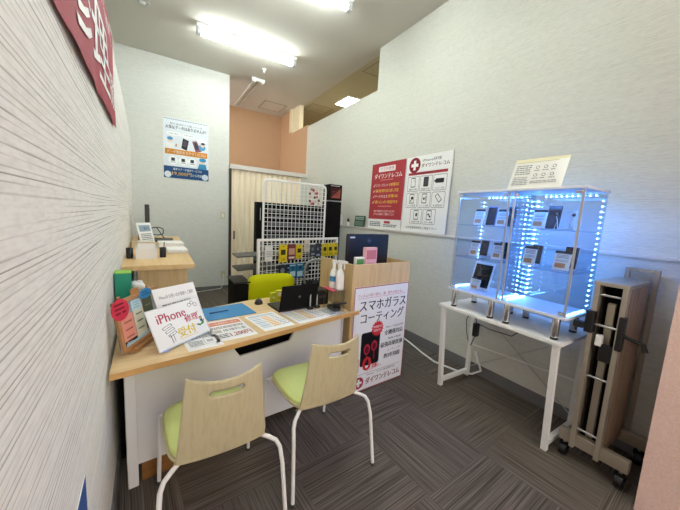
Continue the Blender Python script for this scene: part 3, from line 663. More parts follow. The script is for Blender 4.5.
# ------------------------------------------------------------------ visitor chairs
def make_chair(label, loc, rz):
    t = thing('visitor_chair', label, 'chair', loc, rz, 'plywood visitor chairs at the desk')
    # seat: thin shell and puffy cushion
    def seat_outline(s, k=1):
        P = []
        for i in range(40):
            a = 2*PI*i/40; c, n_ = math.cos(a), math.sin(a); e = .38
            x = .212*s*math.copysign(abs(c)**e, c); y = .205*s*math.copysign(abs(n_)**e, n_)
            P.append((x*(1-.08*(y < 0)*abs(y)/.205), y+.03))
        return P
    mb = MB(); mb.prism(seat_outline(1), .418, .430, PLY); mb.build('seat', t)
    mb = MB(); lv = [(.955, .430), (.955, .442), (.93, .449), (.75, .453), (.3, .454)]; n = 40; vs = []
    for s, z in lv: vs += [(x, y, z) for x, y in seat_outline(s)]
    vs.append((0, .03, .454))
    fs = [(i*n+k, i*n+(k+1) % n, (i+1)*n+(k+1) % n, (i+1)*n+k) for i in range(len(lv)-1) for k in range(n)] + [((len(lv)-1)*n+k, (len(lv)-1)*n+(k+1) % n, len(lv)*n) for k in range(n)]
    mb.raw(vs, fs, GREEN, True); mb.build('seat_cushion', t)
    # curved plywood back with a hand slot
    bm = bmesh.new(); NU, NV = 44, 40; g = {}
    def P(u, v):      # u -1..1, v 0..1
        w = .195-.035*v-.012*math.sin(v*PI*.5) if v > .0 else .195
        w = .180-.036*v
        z = .385+.378*v + .012*u*u*v
        y = -.165-.075*v-.04*v*(1-v) + .05*u*u*(.35+.65*v)
        if v < .08: y += .03*(1-v/.08)**2
        return Vector((w*u, y, z))
    for j in range(NV+1):
        for i in range(NU+1): g[i, j] = bm.verts.new(P(2*i/NU-1, j/NV))
    for j in range(NV):
        for i in range(NU):
            u = 2*(i+.5)/NU-1; v = (j+.5)/NV
            c = P(u, v); x = c.x; dz = (c.z-.715)
            xx = max(0, abs(x)-.052)
            if math.hypot(xx, dz) < .0135: continue
            bm.faces.new((g[i, j], g[i+1, j], g[i+1, j+1], g[i, j+1]))
    for v in [v for v in bm.verts if not v.link_faces]: bm.verts.remove(v)
    bm.normal_update()
    bmesh.ops.solidify(bm, geom=bm.faces[:], thickness=.011)
    bm.normal_update()
    mb = MB(); mb.bm(bm, PLY, True); mb.build('backrest', t)
    r = .0096
    for s in (-1, 1):
        mb = MB(); mb.tube([(s*.226, .262, 0), (s*.216, .236, .34), (s*.212, .225, .392), (s*.20, .205, .405), (s*.17, .15, .408)], r, WMET, 12); lg = mb.build('leg', t); mb = MB(); mb.cyl((s*.226, .262, 0), (s*.2255, .2608, .016), .0112, DGREY, n=12); mb.build('foot_cap', lg)
        mb = MB(); mb.tube([(s*.248, -.265, 0), (s*.236, -.225, .30), (s*.23, -.205, .365), (s*.217, -.19, .392), (s*.19, -.165, .402), (s*.14, -.11, .406)], r, WMET, 12); lg = mb.build('leg', t); mb = MB(); mb.cyl((s*.248, -.265, 0), (s*.2474, -.2628, .016), .0112, DGREY, n=12); mb.build('foot_cap', lg)
    mb = MB(); mb.tube([(-.17, .15, .408), (-.14, .05, .408), (-.14, -.11, .406)], r, WMET, 10); mb.tube([(.17, .15, .408), (.14, .05, .408), (.14, -.11, .406)], r, WMET, 10); mb.tube([(-.14, .03, .408), (.14, .03, .408)], r, WMET, 10); mb.build('seat_frame', t)
    return t
make_chair('lime seat plywood chair at the left, nearest the left wall', (.222, 1.338, 0), math.radians(1))
make_chair('lime seat plywood chair at the right, in front of the wooden counter', (.780, 1.42, 0), math.radians(1))

# ------------------------------------------------------------------ staff side
t = thing('office_chair', 'lime green mesh backed office chair behind the desk', 'chair', (.93, 2.45, 0))
bm = bmesh.new(); g = {}; NU, NV = 20, 16
mb = MB(); pts = []
for k in range(48):
    a = 2*PI*k/48; c, n_ = math.cos(a), math.sin(a)
    pts.append((.235*math.copysign(abs(c)**.35, c)*(1 if n_ > 0 else .93), .28+.28*math.copysign(abs(n_)**.35, n_)))
vs = []; 
for rs in (1, .7, .35):
    vs += [(x*rs, .22+.03*(rs-1)-.16*((x*rs)**2), .28+(z-.28)*rs+.27) for x, z in pts]
vs.append((0, .19, .55))
fs = [(i*48+k, i*48+(k+1) % 48, (i+1)*48+(k+1) % 48, (i+1)*48+k) for i in range(2) for k in range(48)] + [(96+k, 96+(k+1) % 48, 144) for k in range(48)]
bm = bmesh.new(); bv = [bm.verts.new(v) for v in vs]
for fc in fs: bm.faces.new([bv[i] for i in fc])
bm.normal_update(); bmesh.ops.solidify(bm, geom=bm.faces[:], thickness=.02)
mb.bm(bm, LIME, True); mb.build('backrest', t)
mb = MB(); mb.box(-.24, .24, -.24, .20, .43, .50, LIME, .03, 3); mb.build('seat', t)
mb = MB(); mb.tube([(0, .0, .40), (0, .22, .40), (0, .27, .46), (0, .25, .60)], .02, BLACK, 10); mb.build('back_bar', t)
mb = MB(); mb.cyl((0, 0, .08), (0, 0, .43), .025, BLACK); mb.build('gas_column', t)
mb = MB()
for k in range(5):
    a = 2*PI*k/5+.3; mb.tube([(0, 0, .10), (.28*math.cos(a), .28*math.sin(a), .065)], [.028, .016], BLACK, 8)
mb.build('star_base', t)
for k in range(5):
    a = 2*PI*k/5+.3; x, y = .28*math.cos(a), .28*math.sin(a); mb = MB(); mb.cyl((x-.02, y, .028), (x+.02, y, .028), .028, BLACK, n=14); mb.cyl((x, y, .05), (x, y, .07), .01, BLACK, n=8); mb.build('caster', t)
t = thing('storage_bin', 'black storage bin on the floor left of the lime office chair', 'bin', (.595, 2.66, 0))
mb = MB(); mb.box(-.0, .13, 0, .30, 0, .755, BLACKM, .008); mb.build('body', t)
mb = MB(); mb.box(-.006, .136, -.006, .306, .756, .772, BLACK, .004); mb.build('lid', t)
# counter stool behind the wooden counter
t = thing('stool', 'dark padded stool with an arched grey tube back behind the wooden counter', 'stool', (1.40, 2.66, 0))
mb = MB(); mb.lathe([(.13, .66), (.15, .675), (.15, .70), (.12, .715), (.02, .72)], BLACKM, 22); mb.build('seat', t)
mb = MB(); mb.tube([(-.115, .0, .69)]+[(-.13+.0*k, .0, .74+.04*k) for k in range(4)]+[(-.13+.26*(1-math.cos(PI*k/10))/2, 0, .87+.085*math.sin(PI*k/10)) for k in range(1, 10)]+[(.13, 0, .86), (.13, 0, .74), (.115, 0, .69)], .011, mat('grey_tube', '9a9c98', .4, .4), 10); mb.build('back_frame', t)
mb = MB(); mb.cyl((0, 0, .03), (0, 0, .66), .02, CHROME); mb.build('column', t)
mb = MB(); mb.lathe([(.17, 0), (.17, .012), (.06, .03), (.02, .035)], CHROME, 24); mb.build('base', t)

def mesh_rack(name, label, origin, rz, w, z0, z1, cell, round_top=False):
    t = thing(name, label, 'rack', origin, rz)
    r = .013; wr = .003 if round_top else .0036; mb = MB()
    if round_top:
        c = .05; pts = [(0, 0, .02), (0, 0, z1-c)]+[(c-c*math.cos(a), 0, z1-c+c*math.sin(a)) for a in (PI/6, PI/3, PI/2)]+[(w-c+c*math.sin(a), 0, z1-c+c*math.cos(a)) for a in (0, PI/6, PI/3, PI/2)]+[(w, 0, .02)]
        mb.tube(pts, r, WMET, 10)
    else:
        mb.box(-r, r, -r, r, .02, z1, WMET, .003); mb.box(w-r, w+r, -r, r, .02, z1, WMET, .003); mb.box(-r, w+r, -r*.8, r*.8, z1-.016, z1+.008, WMET, .003)
    mb.build('frame', t)
    mb = MB(); n = int(round(w/cell))
    for i in range(1, n): mb.tube([(w*i/n, 0, z0), (w*i/n, 0, z1-.01)], wr, WMET, 6)
    k = int((z1-z0)/cell)
    for j in range(k+1):
        z = z1-.012-cell*j if not round_top else z1-.03-cell*j
        mb.tube([(0, .004, z), (w, .004, z)], wr, WMET, 6)
    mb.build('wire_mesh', t)
    for x in (0, w):
        mb = MB(); mb.box(x-.02, x+.02, -.2, .2, 0, .022, WMET, .004); mb.build('foot', t)
    return t
la = math.atan2(.30, 1.06); LW = 1.10
low = mesh_rack('mesh_rack', 'low white wire mesh rack hung with yellow and blue packs', (.84, 2.80, 0), la, LW, .25, 1.14, .05)
for z in (.985, .86):
    mb = MB(); mb.prism([(-.20, .03), (LW*.3, .03), (LW*.3, .28), (-.12, .28)], z-.012, z, mat('shelf_grey', '4a4b48', .5)); mb.prism([(-.03, .014), (LW*.3, .014), (LW*.3, .03), (-.03, .03)], z-.05, z, mat('shelf_grey', '4a4b48')); mb.build('shelf', low)
tall = mesh_rack('mesh_rack', 'tall white wire mesh rack with rounded top corners in front of the black board', (1.10, 3.50, 0), 0, .83, .4, 1.79, .052, True)
# small ornaments hanging on the tall rack
PR = ('c06a70', '9a3c48', 'd8b8b4', '6a4a4c')
k = 0
for j in range(5):
    for i in range(3):
        x = 1.70+.055*i+random.uniform(-.02, .02); z = 1.725-.044*j+random.uniform(-.012, .012)
        t = thing('charm', 'tiny reddish charm, %s of %s row from top on the tall mesh rack' % (('left', 'middle', 'right')[i], ('the first', 'the second', 'the third', 'the fourth', 'the fifth')[j]), 'charm', (x, 3.478, z), 0, 'small charms hanging on the tall rack')
        mb = MB(); mb.box(-.014, .014, -.004, .004, -.018, .012, ink(PR[k % 4]), .003); mb.build('pendant', t)
        mb = MB(); mb.tube([(0, 0, .012), (0, 0, .024), (0, .018, .028)], .0018, CHROME, 6); mb.build('hook', t); k += 1
# hanging packs
rr = Matrix.Translation((.84, 2.80, 0)) @ Matrix.Rotation(la, 4, 'Z')
def hang(x, z, w, h, c, kind, label):
    m = rr @ Matrix.Translation((x, -.045, z))
    t = thing('hanging_pack', label, 'pack', mw=m, group='packs hanging on the low mesh rack')
    mb = MB(); mb.box(-w/2, w/2, -.006, .006, -h, 0, ink(c), .002); mb.M = frame_of((-w/2, -.0064, -h), (1, 0, 0), (0, 0, 1)); p = Print(mb, w, h)
    if kind == 'y': p.rrect(.42, .86, .58, .92, '6a6420', .03); p.rect(.2, .42, .8, .72, '3a3818'); p.text('2.4A', .2, .08, .8, .26, '3a3818')
    elif kind == 'b': p.rect(.1, .1, .9, .45, 'bfe0f0'); p.circ(.5, .68, .2, '184a70'); p.plines(.1, .84, .9, .94, 'e6f2f8', 1)
    elif kind == 'd': p.circ(.4, .6, .24, '7a828c'); p.rect(.15, .1, .85, .25, '9aa4b0')
    elif kind == 'r': p.rect(.12, .35, .88, .75, 'c89a80'); p.rect(.12, .1, .88, .22, 'e8d8c8')
    elif kind == 'w': p.plines(.15, .3, .85, .7, '9a9a98', 4)
    mb.build('packet', t)
    mb = MB(); mb.tube([(0, .055, .004), (0, -.03, -.006), (0, -.034, .006)], .0025, CHROME, 6); mb.build('hook', t)
Y = 'e2c81c'
hang(.085, 1.08, .085, .15, 'e4e4e2', 'w', 'white card pack hung at the far left of the low mesh rack')
hang(.255, 1.09, .095, .18, Y, 'y', 'large yellow pack, leftmost yellow one in the top row')
hang(.365, 1.09, .10, .165, '7a3c34', 'r', 'brown red pack in the top row between two yellow packs')
hang(.465, 1.085, .085, .15, Y, 'y', 'yellow pack to the right of the brown red pack')
hang(.575, 1.13, .075, .13, 'dccfba', 'w', 'beige tag hung highest near the middle of the rack top')
hang(.665, 1.08, .075, .13, '4a4c52', 'd', 'grey black pack just right of the beige tag')
hang(.745, 1.09, .08, .16, '3c3e46', 'd', 'dark pack left of the three yellow packs in the top row')
hang(.85, 1.085, .078, .15, Y, 'y', 'yellow pack, first of the three at the right of the top row')
hang(.94, 1.085, .078, .15, Y, 'y', 'yellow pack, second of the three at the right of the top row')
hang(1.03, 1.085, .078, .15, Y, 'y', 'yellow pack, last at the right end of the top row')
hang(.265, .885, .11, .15, '2c3444', 'd', 'dark blue pack, leftmost in the second row of the rack')
hang(.385, .885, .09, .15, '2f7aa4', 'b', 'bright blue pack under the brown red pack')
hang(.485, .885, .095, .16, '2f7aa4', 'b', 'bright blue pack second from left in its pair')
hang(.58, .885, .07, .13, '33414e', 'd', 'slate pack right of the bright blue pair')
hang(.84, .905, .08, .15, Y, 'y', 'yellow pack in the second row left of its twin')
hang(.93, .905, .08, .15, Y, 'y', 'yellow pack in the second row beside the wooden counter')
pack('card_box', 'small yellow box standing at the back of the desk by the laptop', 'box', .845, 2.21, DZ, .062, .085, .03, 'dcd23c', .1, lambda p: [p.rect(.2, .5, .8, .85, 'f0ecc0'), p.plines(.2, .15, .8, .4, '8a8430', 2)])
pack('card_box', 'smaller lime box beside the yellow box near the office chair', 'box', .79, 2.20, DZ, .05, .075, .03, 'c8d232', .1, lambda p: [p.circ(.5, .5, .2, 'e8e8a0')])
# black display board and black tower behind
t = thing('display_board', 'wide black display board standing behind the tall mesh rack', 'board', (1.13, 3.88, 0))
mb = MB(); mb.box(0, 1.0, 0, .12, .05, 1.535, BLACKM, .004); mb.build('board', t)
mb = MB()
for j in range(7): mb.box(.15, .97, -.012, 0, .86+.093*j, .90+.093*j, mat('slat_grey', '5a5b60', .5))
mb.build('slats', t)
mb = MB(); mb.box(0, .06, -.1, .2, 0, .05, BLACK); mb.box(.94, 1.0, -.1, .2, 0, .05, BLACK); mb.build('feet', t)
mb = MB(); mb.box(.045, .052, -.001, 0, 1.30, 1.46, SILVER); mb.build('label_strip', t)
t = thing('display_tower', 'narrow black display tower beside the right wall behind the mesh racks', 'tower', (2.19, 3.86, 0))
mb = MB(); mb.box(0, .22, 0, .2, 0, 1.62, BLACKM, .004); mb.build('body', t)
def tower(p): p.rect(.08, .1, .92, .82, '3a1a1c'); p.pts([(.15, .15), (.85, .15), (.85, .75)], 'a8584c'); p.plines(.1, .87, .8, .95, 'd8d8d6', 1); p.plines(.2, .3, .7, .6, '7a3a38', 3)
mb = MB(); mb.box(0, .22, 0, .18, 1.64, 1.87, BLACKM, .004); mb.M = frame_of((.0, -.001, 1.64), (1, 0, 0), (0, 0, 1)); tower(Print(mb, .22, .23)); mb.build('header_box', t)
mb = MB(); mb.box(.02, .2, .02, .16, 1.62, 1.64, SILVER); mb.build('collar', t)

# ------------------------------------------------------------------ side counter by the left wall
CZ = .97; cx0 = LX(4)+.012; 
t = thing('side_counter', 'light oak side counter along the left wall behind the desk', 'counter', (0, 0, 0))
CT = [(LX(2.53)+.006, 2.53), (.262, 2.545), (.30, 5.10), (LX(5.10)+.006, 5.10)]
mb = MB(); mb.prism(CT, CZ-.035, CZ, OAK); mb.build('counter_top', t)
mb = MB(); mb.box(-.11, .21, 2.57, 2.60, 0, CZ-.035, MAPLEV); mb.build('end_panel', t)
mb = MB(); mb.box(.19, .21, 2.60, 5.05, .06, CZ-.035, MAPLEV); mb.build('front_panel', t)
mb = MB(); mb.box(-.11, .21, 5.02, 5.05, 0, CZ-.035, MAPLEV); mb.build('end_panel', t)
# things on it
t = thing('letter_tray', 'white letter tray holding papers at the near end of the side counter', 'tray', (-.135, 2.86, CZ), .03)
mb = MB()
for a in ((0, .15, 0, .006, 0, .085), (0, .006, .006, .16, 0, .095), (.144, .15, .006, .16, 0, .095), (0, .15, .154, .16, 0, .095), (.006, .144, .006, .154, 0, .006)): mb.box(*a, WHITE)
mb.build('tray_body', t)
mb = MB()
for k in range(5): mb.box(.015, .135, .03+.024*k, .036+.024*k, .01, .125+.01*(k % 3), (PAPER, ink('d8c8a8'), PAPER, ink('8a8c90'), PAPER)[k])
tag(mb.build('card_stack', None, (-.135, 2.86, CZ), .03), 'index cards and papers filed upright in the white letter tray', 'papers')
for x, y, lab in ((-.178, 2.93, 'black cup at the left of the letter tray by the wall'), (.055, 2.95, 'black cup at the right of the letter tray')):
    t = thing('desk_cup', lab, 'cup', (x, y, CZ), 0, 'black cups beside the letter tray')
    mb = MB(); mb.lathe([(.024, 0), (.025, .085), (.021, .085), (.02, .01)], BLACK, 14); mb.build('cup', t)
    mb = MB(); mb.cyl((.004, 0, .01), (.012, .004, .13), .0035, DGREY, n=8); mb.build('pen', t)
mb = MB(); mb.lathe([(.02, 0), (.024, .012), (.014, .022)], CHROME, 12); mb.cyl((0, 0, .02), (0, 0, .04), .008, WHITE, n=10)
t = thing('tape_roll', 'beige tape roll lying in the letter tray corner', 'tape', (-.03, 3.10, CZ), 0)
mb = MB(); mb.M = Matrix.Translation((0, 0, 0)); mb.lathe([(.02, 0), (.035, 0), (.035, .10), (.02, .10)], ink('c9b28a'), 18); mb.build('roll', t)
t = thing('paper_pile', 'pile of white papers on the side counter right of the letter tray', 'papers', (.10, 3.20, CZ), .05)
for k in range(4):
    mb = MB(); mb.box(0, .17, 0, .28, .008*k, .008*k+.0075, (PAPER, ink('e2e2e4'), PAPER, PAPER)[k]); mb.build('sheaf', t, (random.uniform(-.006, .006), random.uniform(-.01, .01), 0), random.uniform(-.05, .05))
t = thing('file_binder', 'white binder lying behind the paper pile on the side counter', 'binder', (.03, 3.62, CZ), .03)
mb = MB(); mb.box(0, .24, 0, .30, 0, .004, SILVER); mb.box(0, .24, 0, .30, .046, .050, PAPER); mb.box(0, .006, 0, .30, 0, .05, SILVER); mb.build('cover', t)
mb = MB(); mb.box(.008, .235, .006, .294, .005, .045, PAPER); mb.build('pages', t)
def bk(p): p.rect(.1, .62, .9, .9, '9ab0c0'); p.text('ご案内', .2, .68, .8, .82, '2c3c50'); p.plines(.12, .1, .88, .55, '7a8288', 6)
sheet('booklet', 'white booklet leaning upright against a stand on the side counter', 'booklet', .214, .254, .008, lean((-.115, 3.72, CZ+.004), 1.166-.2, .243), fn=bk)
t = thing('booklet_stand', 'dark wooden stand holding the booklet against the left wall', 'stand', (-.12, 4.02, CZ), .3)
mb = MB(); mb.box(-.04, .10, 0, .02, 0, .16, BROWN, .004); mb.build('back', t)
mb = MB(); mb.box(-.04, .10, -.10, 0, 0, .015, BROWN); mb.build('foot', t)
t = thing('laptop', 'grey laptop on the far end of the side counter, seen edge on', 'laptop', (-.06, 4.25, CZ), PI/2-.05)
mb = MB(); mb.box(0, .36, -.25, 0, .0, .02, DGREY, .004); mb.build('base', t)
mb = MB(); mb.box(.02, .34, -.22, -.06, .02, .0212, BLACK); mb.build('keyboard', t)
t2 = thing('monitor', 'slim grey monitor seen edge on at the far end of the side counter', 'monitor', (-.075, 4.55, CZ), 0)
mb = MB(); mb.box(-.025, .02, -.22, .22, .06, .45, DGREY, .006); mb.build('panel', t2)
mb = MB(); mb.box(.0205, .0215, -.20, .20, .08, .41, BLACK); mb.build('screen', t2)
mb = MB(); mb.box(-.05, .02, -.1, .1, 0, .012, SILVER, .003); mb.box(-.035, -.02, -.03, .03, .012, .2, SILVER); mb.build('stand', t2)
mb = MB(); pts = [(.02+.09*math.sin(a)*(1+.15*math.sin(3*a)), 4.72-.06*math.cos(a), CZ+.10+.07*math.cos(a)*.8) for a in [2*PI*k/24 for k in range(25)]] + [(.1, 4.68, CZ+.02), (.12, 4.6, CZ+.008)]
mb.tube(pts, .006, BLACK, 8); tag(mb.build('cable_loop'), 'coiled black cable standing up behind the grey laptop', 'cable')

# ------------------------------------------------------------------ ledge cards
def lc(p): p.rect(.0, .0, 1, 1, '4a6a58'); p.plines(.1, .62, .9, .9, 'c8d8c8', 2); p.plines(.1, .1, .9, .5, '9ab8a4', 4)
sheet('ledge_card', 'small green card stand on the ledge left of the red poster', 'card', .25, .16, .010, lean((2.560, 3.71, 1.2735), -PI/2, .10), body=DGREY, fn=lc)
t = thing('ledge_ornament', 'tiny white figure with a black head at the ledge end', 'ornament', (2.578, 3.90, 1.272))
mb = MB(); mb.lathe([(.02, 0), (.02, .03), (.012, .05), (.005, .055)], WHITE, 12); mb.build('body', t)
mb = MB(); mb.ball((0, 0, .085), .018, BLACK, 12, (1, 1, 1.5)); mb.build('head', t)

# ------------------------------------------------------------------ white table with the display cabinets
TZ = .735; tx0, tx1, ty0, ty1 = 2.0, 2.50, .695, 1.58
t = thing('side_table', 'white table with slanted square tube legs along the right wall', 'table', (0, 0, 0))
mb = MB(); mb.box(tx0, tx1, ty0, ty1, TZ-.022, TZ, WHITE, .002); mb.build('table_top', t)
def bar(mb, p, q, w, m):
    p, q = Vector(p), Vector(q); d = (q-p).normalized(); a = Vector((0, 1, 0)); b = d.cross(a).normalized()
    vs = [c + a*sx*w/2 + b*sy*w/2 for c in (p, q) for sx, sy in ((-1, -1), (1, -1), (1, 1), (-1, 1))]
    mb.raw(vs, [(0, 1, 2, 3), (7, 6, 5, 4), (0, 4, 5, 1), (1, 5, 6, 2), (2, 6, 7, 3), (3, 7, 4, 0)], m)
for y in (ty0+.035, ty1-.03):
    mb = MB(); bar(mb, (2.085, y, .0), (2.03, y, TZ-.022), .032, WMET); mb.build('leg', t)
    mb = MB(); bar(mb, (2.455, y, .0), (2.475, y, TZ-.022), .032, WMET); mb.build('leg', t)
    mb = MB(); bar(mb, (2.10, y, .05), (2.44, y, .05), .030, WMET); mb.build('foot_bar', t)
mb = MB(); mb.tube([(2.48, ty0+.03, .08), (2.485, ty1-.03, .68)], .004, ALUW, 6); mb.tube([(2.48, ty0+.03, .68), (2.49, ty1-.03, .08)], .004, ALUW, 6); mb.tube([(2.47, ty0+.03, .36), (2.47, ty1-.03, .30)], .006, WMET, 8); mb.build('cross_brace', t)
t = thing('power_adapter', 'black power adapter hanging on its cord under the white table', 'adapter', (2.44, 1.50, .46))
mb = MB(); mb.box(-.025, .025, -.02, .02, -.06, .06, BLACK, .006); mb.build('adapter_body', t)
mb = MB(); mb.tube([(0, 0, -.06), (.0, .03, -.15), (.03, .06, -.2), (.05, .12, -.08), (.04, .13, .05), (.02, .08, .13), (0, .02, .12), (0, 0, .06)], .004, BLACK, 8); mb.tube([(0, 0, .06), (.02, -.12, .04), (.02, -.3, .05), (.03, -.38, .14), (.03, -.45, .255)], .004, BLACK, 8); mb.build('cord', t)
mb = MB(); mb.tube([(2.47, 1.50, .25), (2.46, 1.42, .10), (2.46, 1.50, .03), (2.42, 1.62, .008), (2.36, 1.85, .008), (2.40, 2.05, .008), (2.44, 2.3, .03), (2.5, 2.6, .03), (2.53, 2.9, .008)], .009, WHITE, 8)
tag(mb.build('extension_cord'), 'thick white cord lying on the carpet between counter and white table', 'cord')

cz0, cz1 = .872, 1.634
def cabinet(name, label, y0, y1, leds):
    x0, x1 = 2.035, 2.375
    t = thing(name, label, 'display case', (0, 0, 0), 0, 'glass display cabinets on the white table')
    BD = mat('cabinet_board', 'e4e7ea', .4)
    mb = MB(); mb.box(x0-.012, x1, y0-.008, y1+.008, cz0-.003, cz0+.014, BD, .002); mb.build('bottom_board', t)
    mb = MB(); mb.box(x0-.012, x1, y0-.008, y1+.008, cz1, cz1+.016, BD, .002); mb.build('top_board', t)
    for (a, b, c, d, nm) in ((x0, x0+.004, y0+.02, y1-.02, 'glass_door'), (x0+.01, x1-.004, y0, y0+.004, 'side_glass'), (x0+.01, x1-.004, y1-.004, y1, 'side_glass'), (x1-.004, x1-.0005, y0+.004, y1-.004, 'back_glass')):
        mb = MB(); mb.box(a, b, c, d, cz0+.014, cz1, GLASS); mb.build(nm, t)
    for z in (1.145, 1.395):
        mb = MB(); mb.box(x0+.02, x1-.006, y0+.006, y1-.006, z-.005, z, GLASS); mb.box(x0+.0195, x0+.02, y0+.006, y1-.006, z-.005, z, mat('shelf_edge', '6f9ac0', .2)); mb.build('glass_shelf', t)
    for y in (y0+.011, y1-.011):
        mb = MB(); mb.box(x0-.003, x0+.008, y-.006, y+.006, cz0+.014, cz1, ALUW, .002); mb.build('corner_post', t)
    for y in (y0+.05, y1-.05):
        for x in (x0+.012, x1-.06):
            mb = MB(); mb.lathe([(.021, .0), (.021, .012), (.0205, .014)], BLACK, 16, (x, y, TZ+.001)); mb.lathe([(.0205, .014), (.022, .02), (.022, cz0-.003-TZ-.001)], CHROME, 18, (x, y, TZ+.001)); mb.build('foot', t)
    for z in (cz0+.03, cz1-.02):
        mb = MB(); mb.box(x0-.008, x0+.014, y0+.012 if leds == 'r' else y1-.045, (y0+.045) if leds == 'r' else y1-.012, z-.008, z+.008, CHROME, .002); mb.build('hinge', t)
    mb = MB(); mb.cyl((x0-.014, (y1-.035) if leds == 'r' else (y0+.035), cz1-.03), (x0, (y1-.035) if leds == 'r' else (y0+.035), cz1-.03), .012, CHROME, n=14); mb.build('door_lock', t)
    # led strips and their imitated reflections: small emitters in rows
    def strip(pts, n):
        mb = MB(); p, q = Vector(pts[0]), Vector(pts[1])
        for k in range(n):
            c = p.lerp(q, (k+.5)/n); mb.ball(c, .0042, LEDM, 8)
        mb.build('led_or_reflection', t)
    e = .016
    for x, y in ((x1-.02, y0+e), (x1-.02, y1-e)): strip([(x, y, cz0+.03), (x, y, cz1-.03)], 21)
    if leds == 'r': strip([(x0+.16, y1-e, cz0+.03), (x0+.16, y1-e, cz1-.03)], 21); strip([(x0+.30, y1-e, cz0+.03), (x0+.30, y1-e, cz1-.03)], 21)  # extra glowing columns imitate the strip's reflections in the side glass
    for y in (y0+e, y1-e): strip([(x0+.05, y, cz0+.02), (x1-.04, y, cz0+.02)], 12)
    strip([(x1-.02, y0+.04, cz1-.012), (x1-.02, y1-.04, cz1-.012)], 10)
    return t
cabinet('display_cabinet', 'left glass display cabinet with three samples rows and blue lights', 1.115, 1.522, 'l')
cabinet('display_cabinet', 'right glass display cabinet with the earphone stand, nearer the folded partition', .705, 1.100, 'r')

WIRE = mat('clear_easel', 'cfd8e2', .2)
def price_card(x, y, z, label, w=.075, h=.115, head='1c1e26', hh=.14):
    t = thing('price_card', label, 'price card', mw=lean((x, y+w/2, z+.004), -PI/2, .22), group='price cards in the glass cabinets')
    mb = MB(); mb.box(0, w, 0, h, -.0015, 0, PAPER); p = Print(mb, w, h)
    p.rect(.0, 1-hh, 1, 1, head); p.plines(.12, .6, .88, .82, '7a8290', 3); p.rect(.12, .12, .75, .36, 'd09a68'); p.plines(.12, .42, .88, .55, '9aa2ac', 2)
    mb.build('card', t)
    mb = MB(); mb.tube([(.01, .012, .012), (.01, -.002, .010), (.01, -.002, -.002), (.01, .05, -.006)], .0018, WIRE, 6); mb.tube([(w-.01, .012, .012), (w-.01, -.002, .010), (w-.01, -.002, -.002), (w-.01, .05, -.006)], .0018, WIRE, 6); mb.build('easel', t)
def phone(x, y, z, c, label, w=.074, h=.148):
    t = thing('smartphone', label, 'phone', mw=lean((x, y+w/2, z+.005), -PI/2, .18), group='phones shown in the glass cabinets')
    mb = MB(); mb.box(0, w, 0, h, -.008, 0, ink(c), .0035, 3); mb.build('phone_body', t)
    mb = MB(); mb.box(.004, w-.004, .006, h-.006, .0001, .0008, mat('phone_glass', '0c0f18', .1)); mb.build('screen', t)
    mb = MB(); mb.tube([(.012, -.003, .02), (.012, -.003, -.01), (.012, .06, -.03)], .002, WIRE, 6); mb.tube([(w-.012, -.003, .02), (w-.012, -.003, -.01), (w-.012, .06, -.03)], .002, WIRE, 6); mb.build('phone_stand', t)
S1, S2, S0 = 1.395, 1.145, cz0+.014
phone(2.25, 1.375, S1, '2a3a6a', 'dark blue phone on the top shelf of the left cabinet'); price_card(2.17, 1.425, S1, 'price card before the dark blue phone, top shelf of the left cabinet', .08, .125)
phone(2.25, 1.22, S1, '303848', 'grey phone at the right of the top shelf of the left cabinet'); price_card(2.16, 1.235, S1, 'price card at the right of the top shelf in the left cabinet', .08, .125)
price_card(2.17, 1.435, S2, 'price card at the left of the middle shelf in the left cabinet', .075, .125); phone(2.24, 1.395, S2, 'a8b4c8', 'silver phone at the left of the middle shelf of the left cabinet', h=.135)
price_card(2.17, 1.245, S2, 'price card at the right of the middle shelf in the left cabinet', .08, .125); phone(2.24, 1.24, S2, '8a98b8', 'pale blue phone at the right of the middle shelf of the left cabinet', h=.135)
t = thing('tablet', 'white framed tablet leaning on the floor of the left cabinet', 'tablet', mw=lean((2.16, 1.435, S0+.006), -PI/2, .3))
mb = MB(); mb.box(0, .165, 0, .225, -.008, 0, WHITE, .003, 3); mb.build('tablet_body', t)
mb = MB(); mb.box(.012, .153, .02, .205, .0001, .0008, mat('phone_glass', '0c0f18', .1)); mb.build('screen', t)
mb = MB(); mb.tube([(.03, -.003, .02), (.03, -.003, -.01), (.03, .09, -.05)], .0025, WIRE, 6); mb.tube([(.135, -.003, .02), (.135, -.003, -.01), (.135, .09, -.05)], .0025, WIRE, 6); mb.build('tablet_stand', t)
price_card(2.12, 1.36, S0, 'price card standing in front of the white tablet', .08, .10)
phone(2.26, .945, S1, '16181e', 'black phone on the top shelf of the right cabinet', .08, .155); price_card(2.16, .985, S1, 'price card before the black phone, top shelf of the right cabinet', .085, .125)
t = thing('earphone_stand', 'small wire stand with two black earphones on the top shelf of the right cabinet', 'earphones', (2.14, .83, S1))
mb = MB(); mb.tube([(.0, .05, .0), (.0, .035, .06), (0, .03, .008), (0, -.03, .008), (0, -.035, .06), (0, -.05, 0)], .004, ALUW, 8); mb.build('wire_base', t)
for s in (-1, 1):
    mb = MB(); mb.tube([(0, s*.035, .055), (0, s*.045, .085)], .003, ALUW, 6); mb.ball((0, s*.046, .094), .011, BLACK, 10); mb.build('earbud', t)
price_card(2.13, 1.0, S2, 'price card at the left of the middle shelf in the right cabinet', .08, .13); phone(2.22, 1.0, S2, 'b8c4d8', 'silver phone at the left of the middle shelf of the right cabinet', h=.14)
price_card(2.13, .81, S2, 'price card at the right of the middle shelf in the right cabinet', .09, .12); phone(2.22, .80, S2, 'd0d4e0', 'white phone at the right of the middle shelf of the right cabinet', .08, .15)
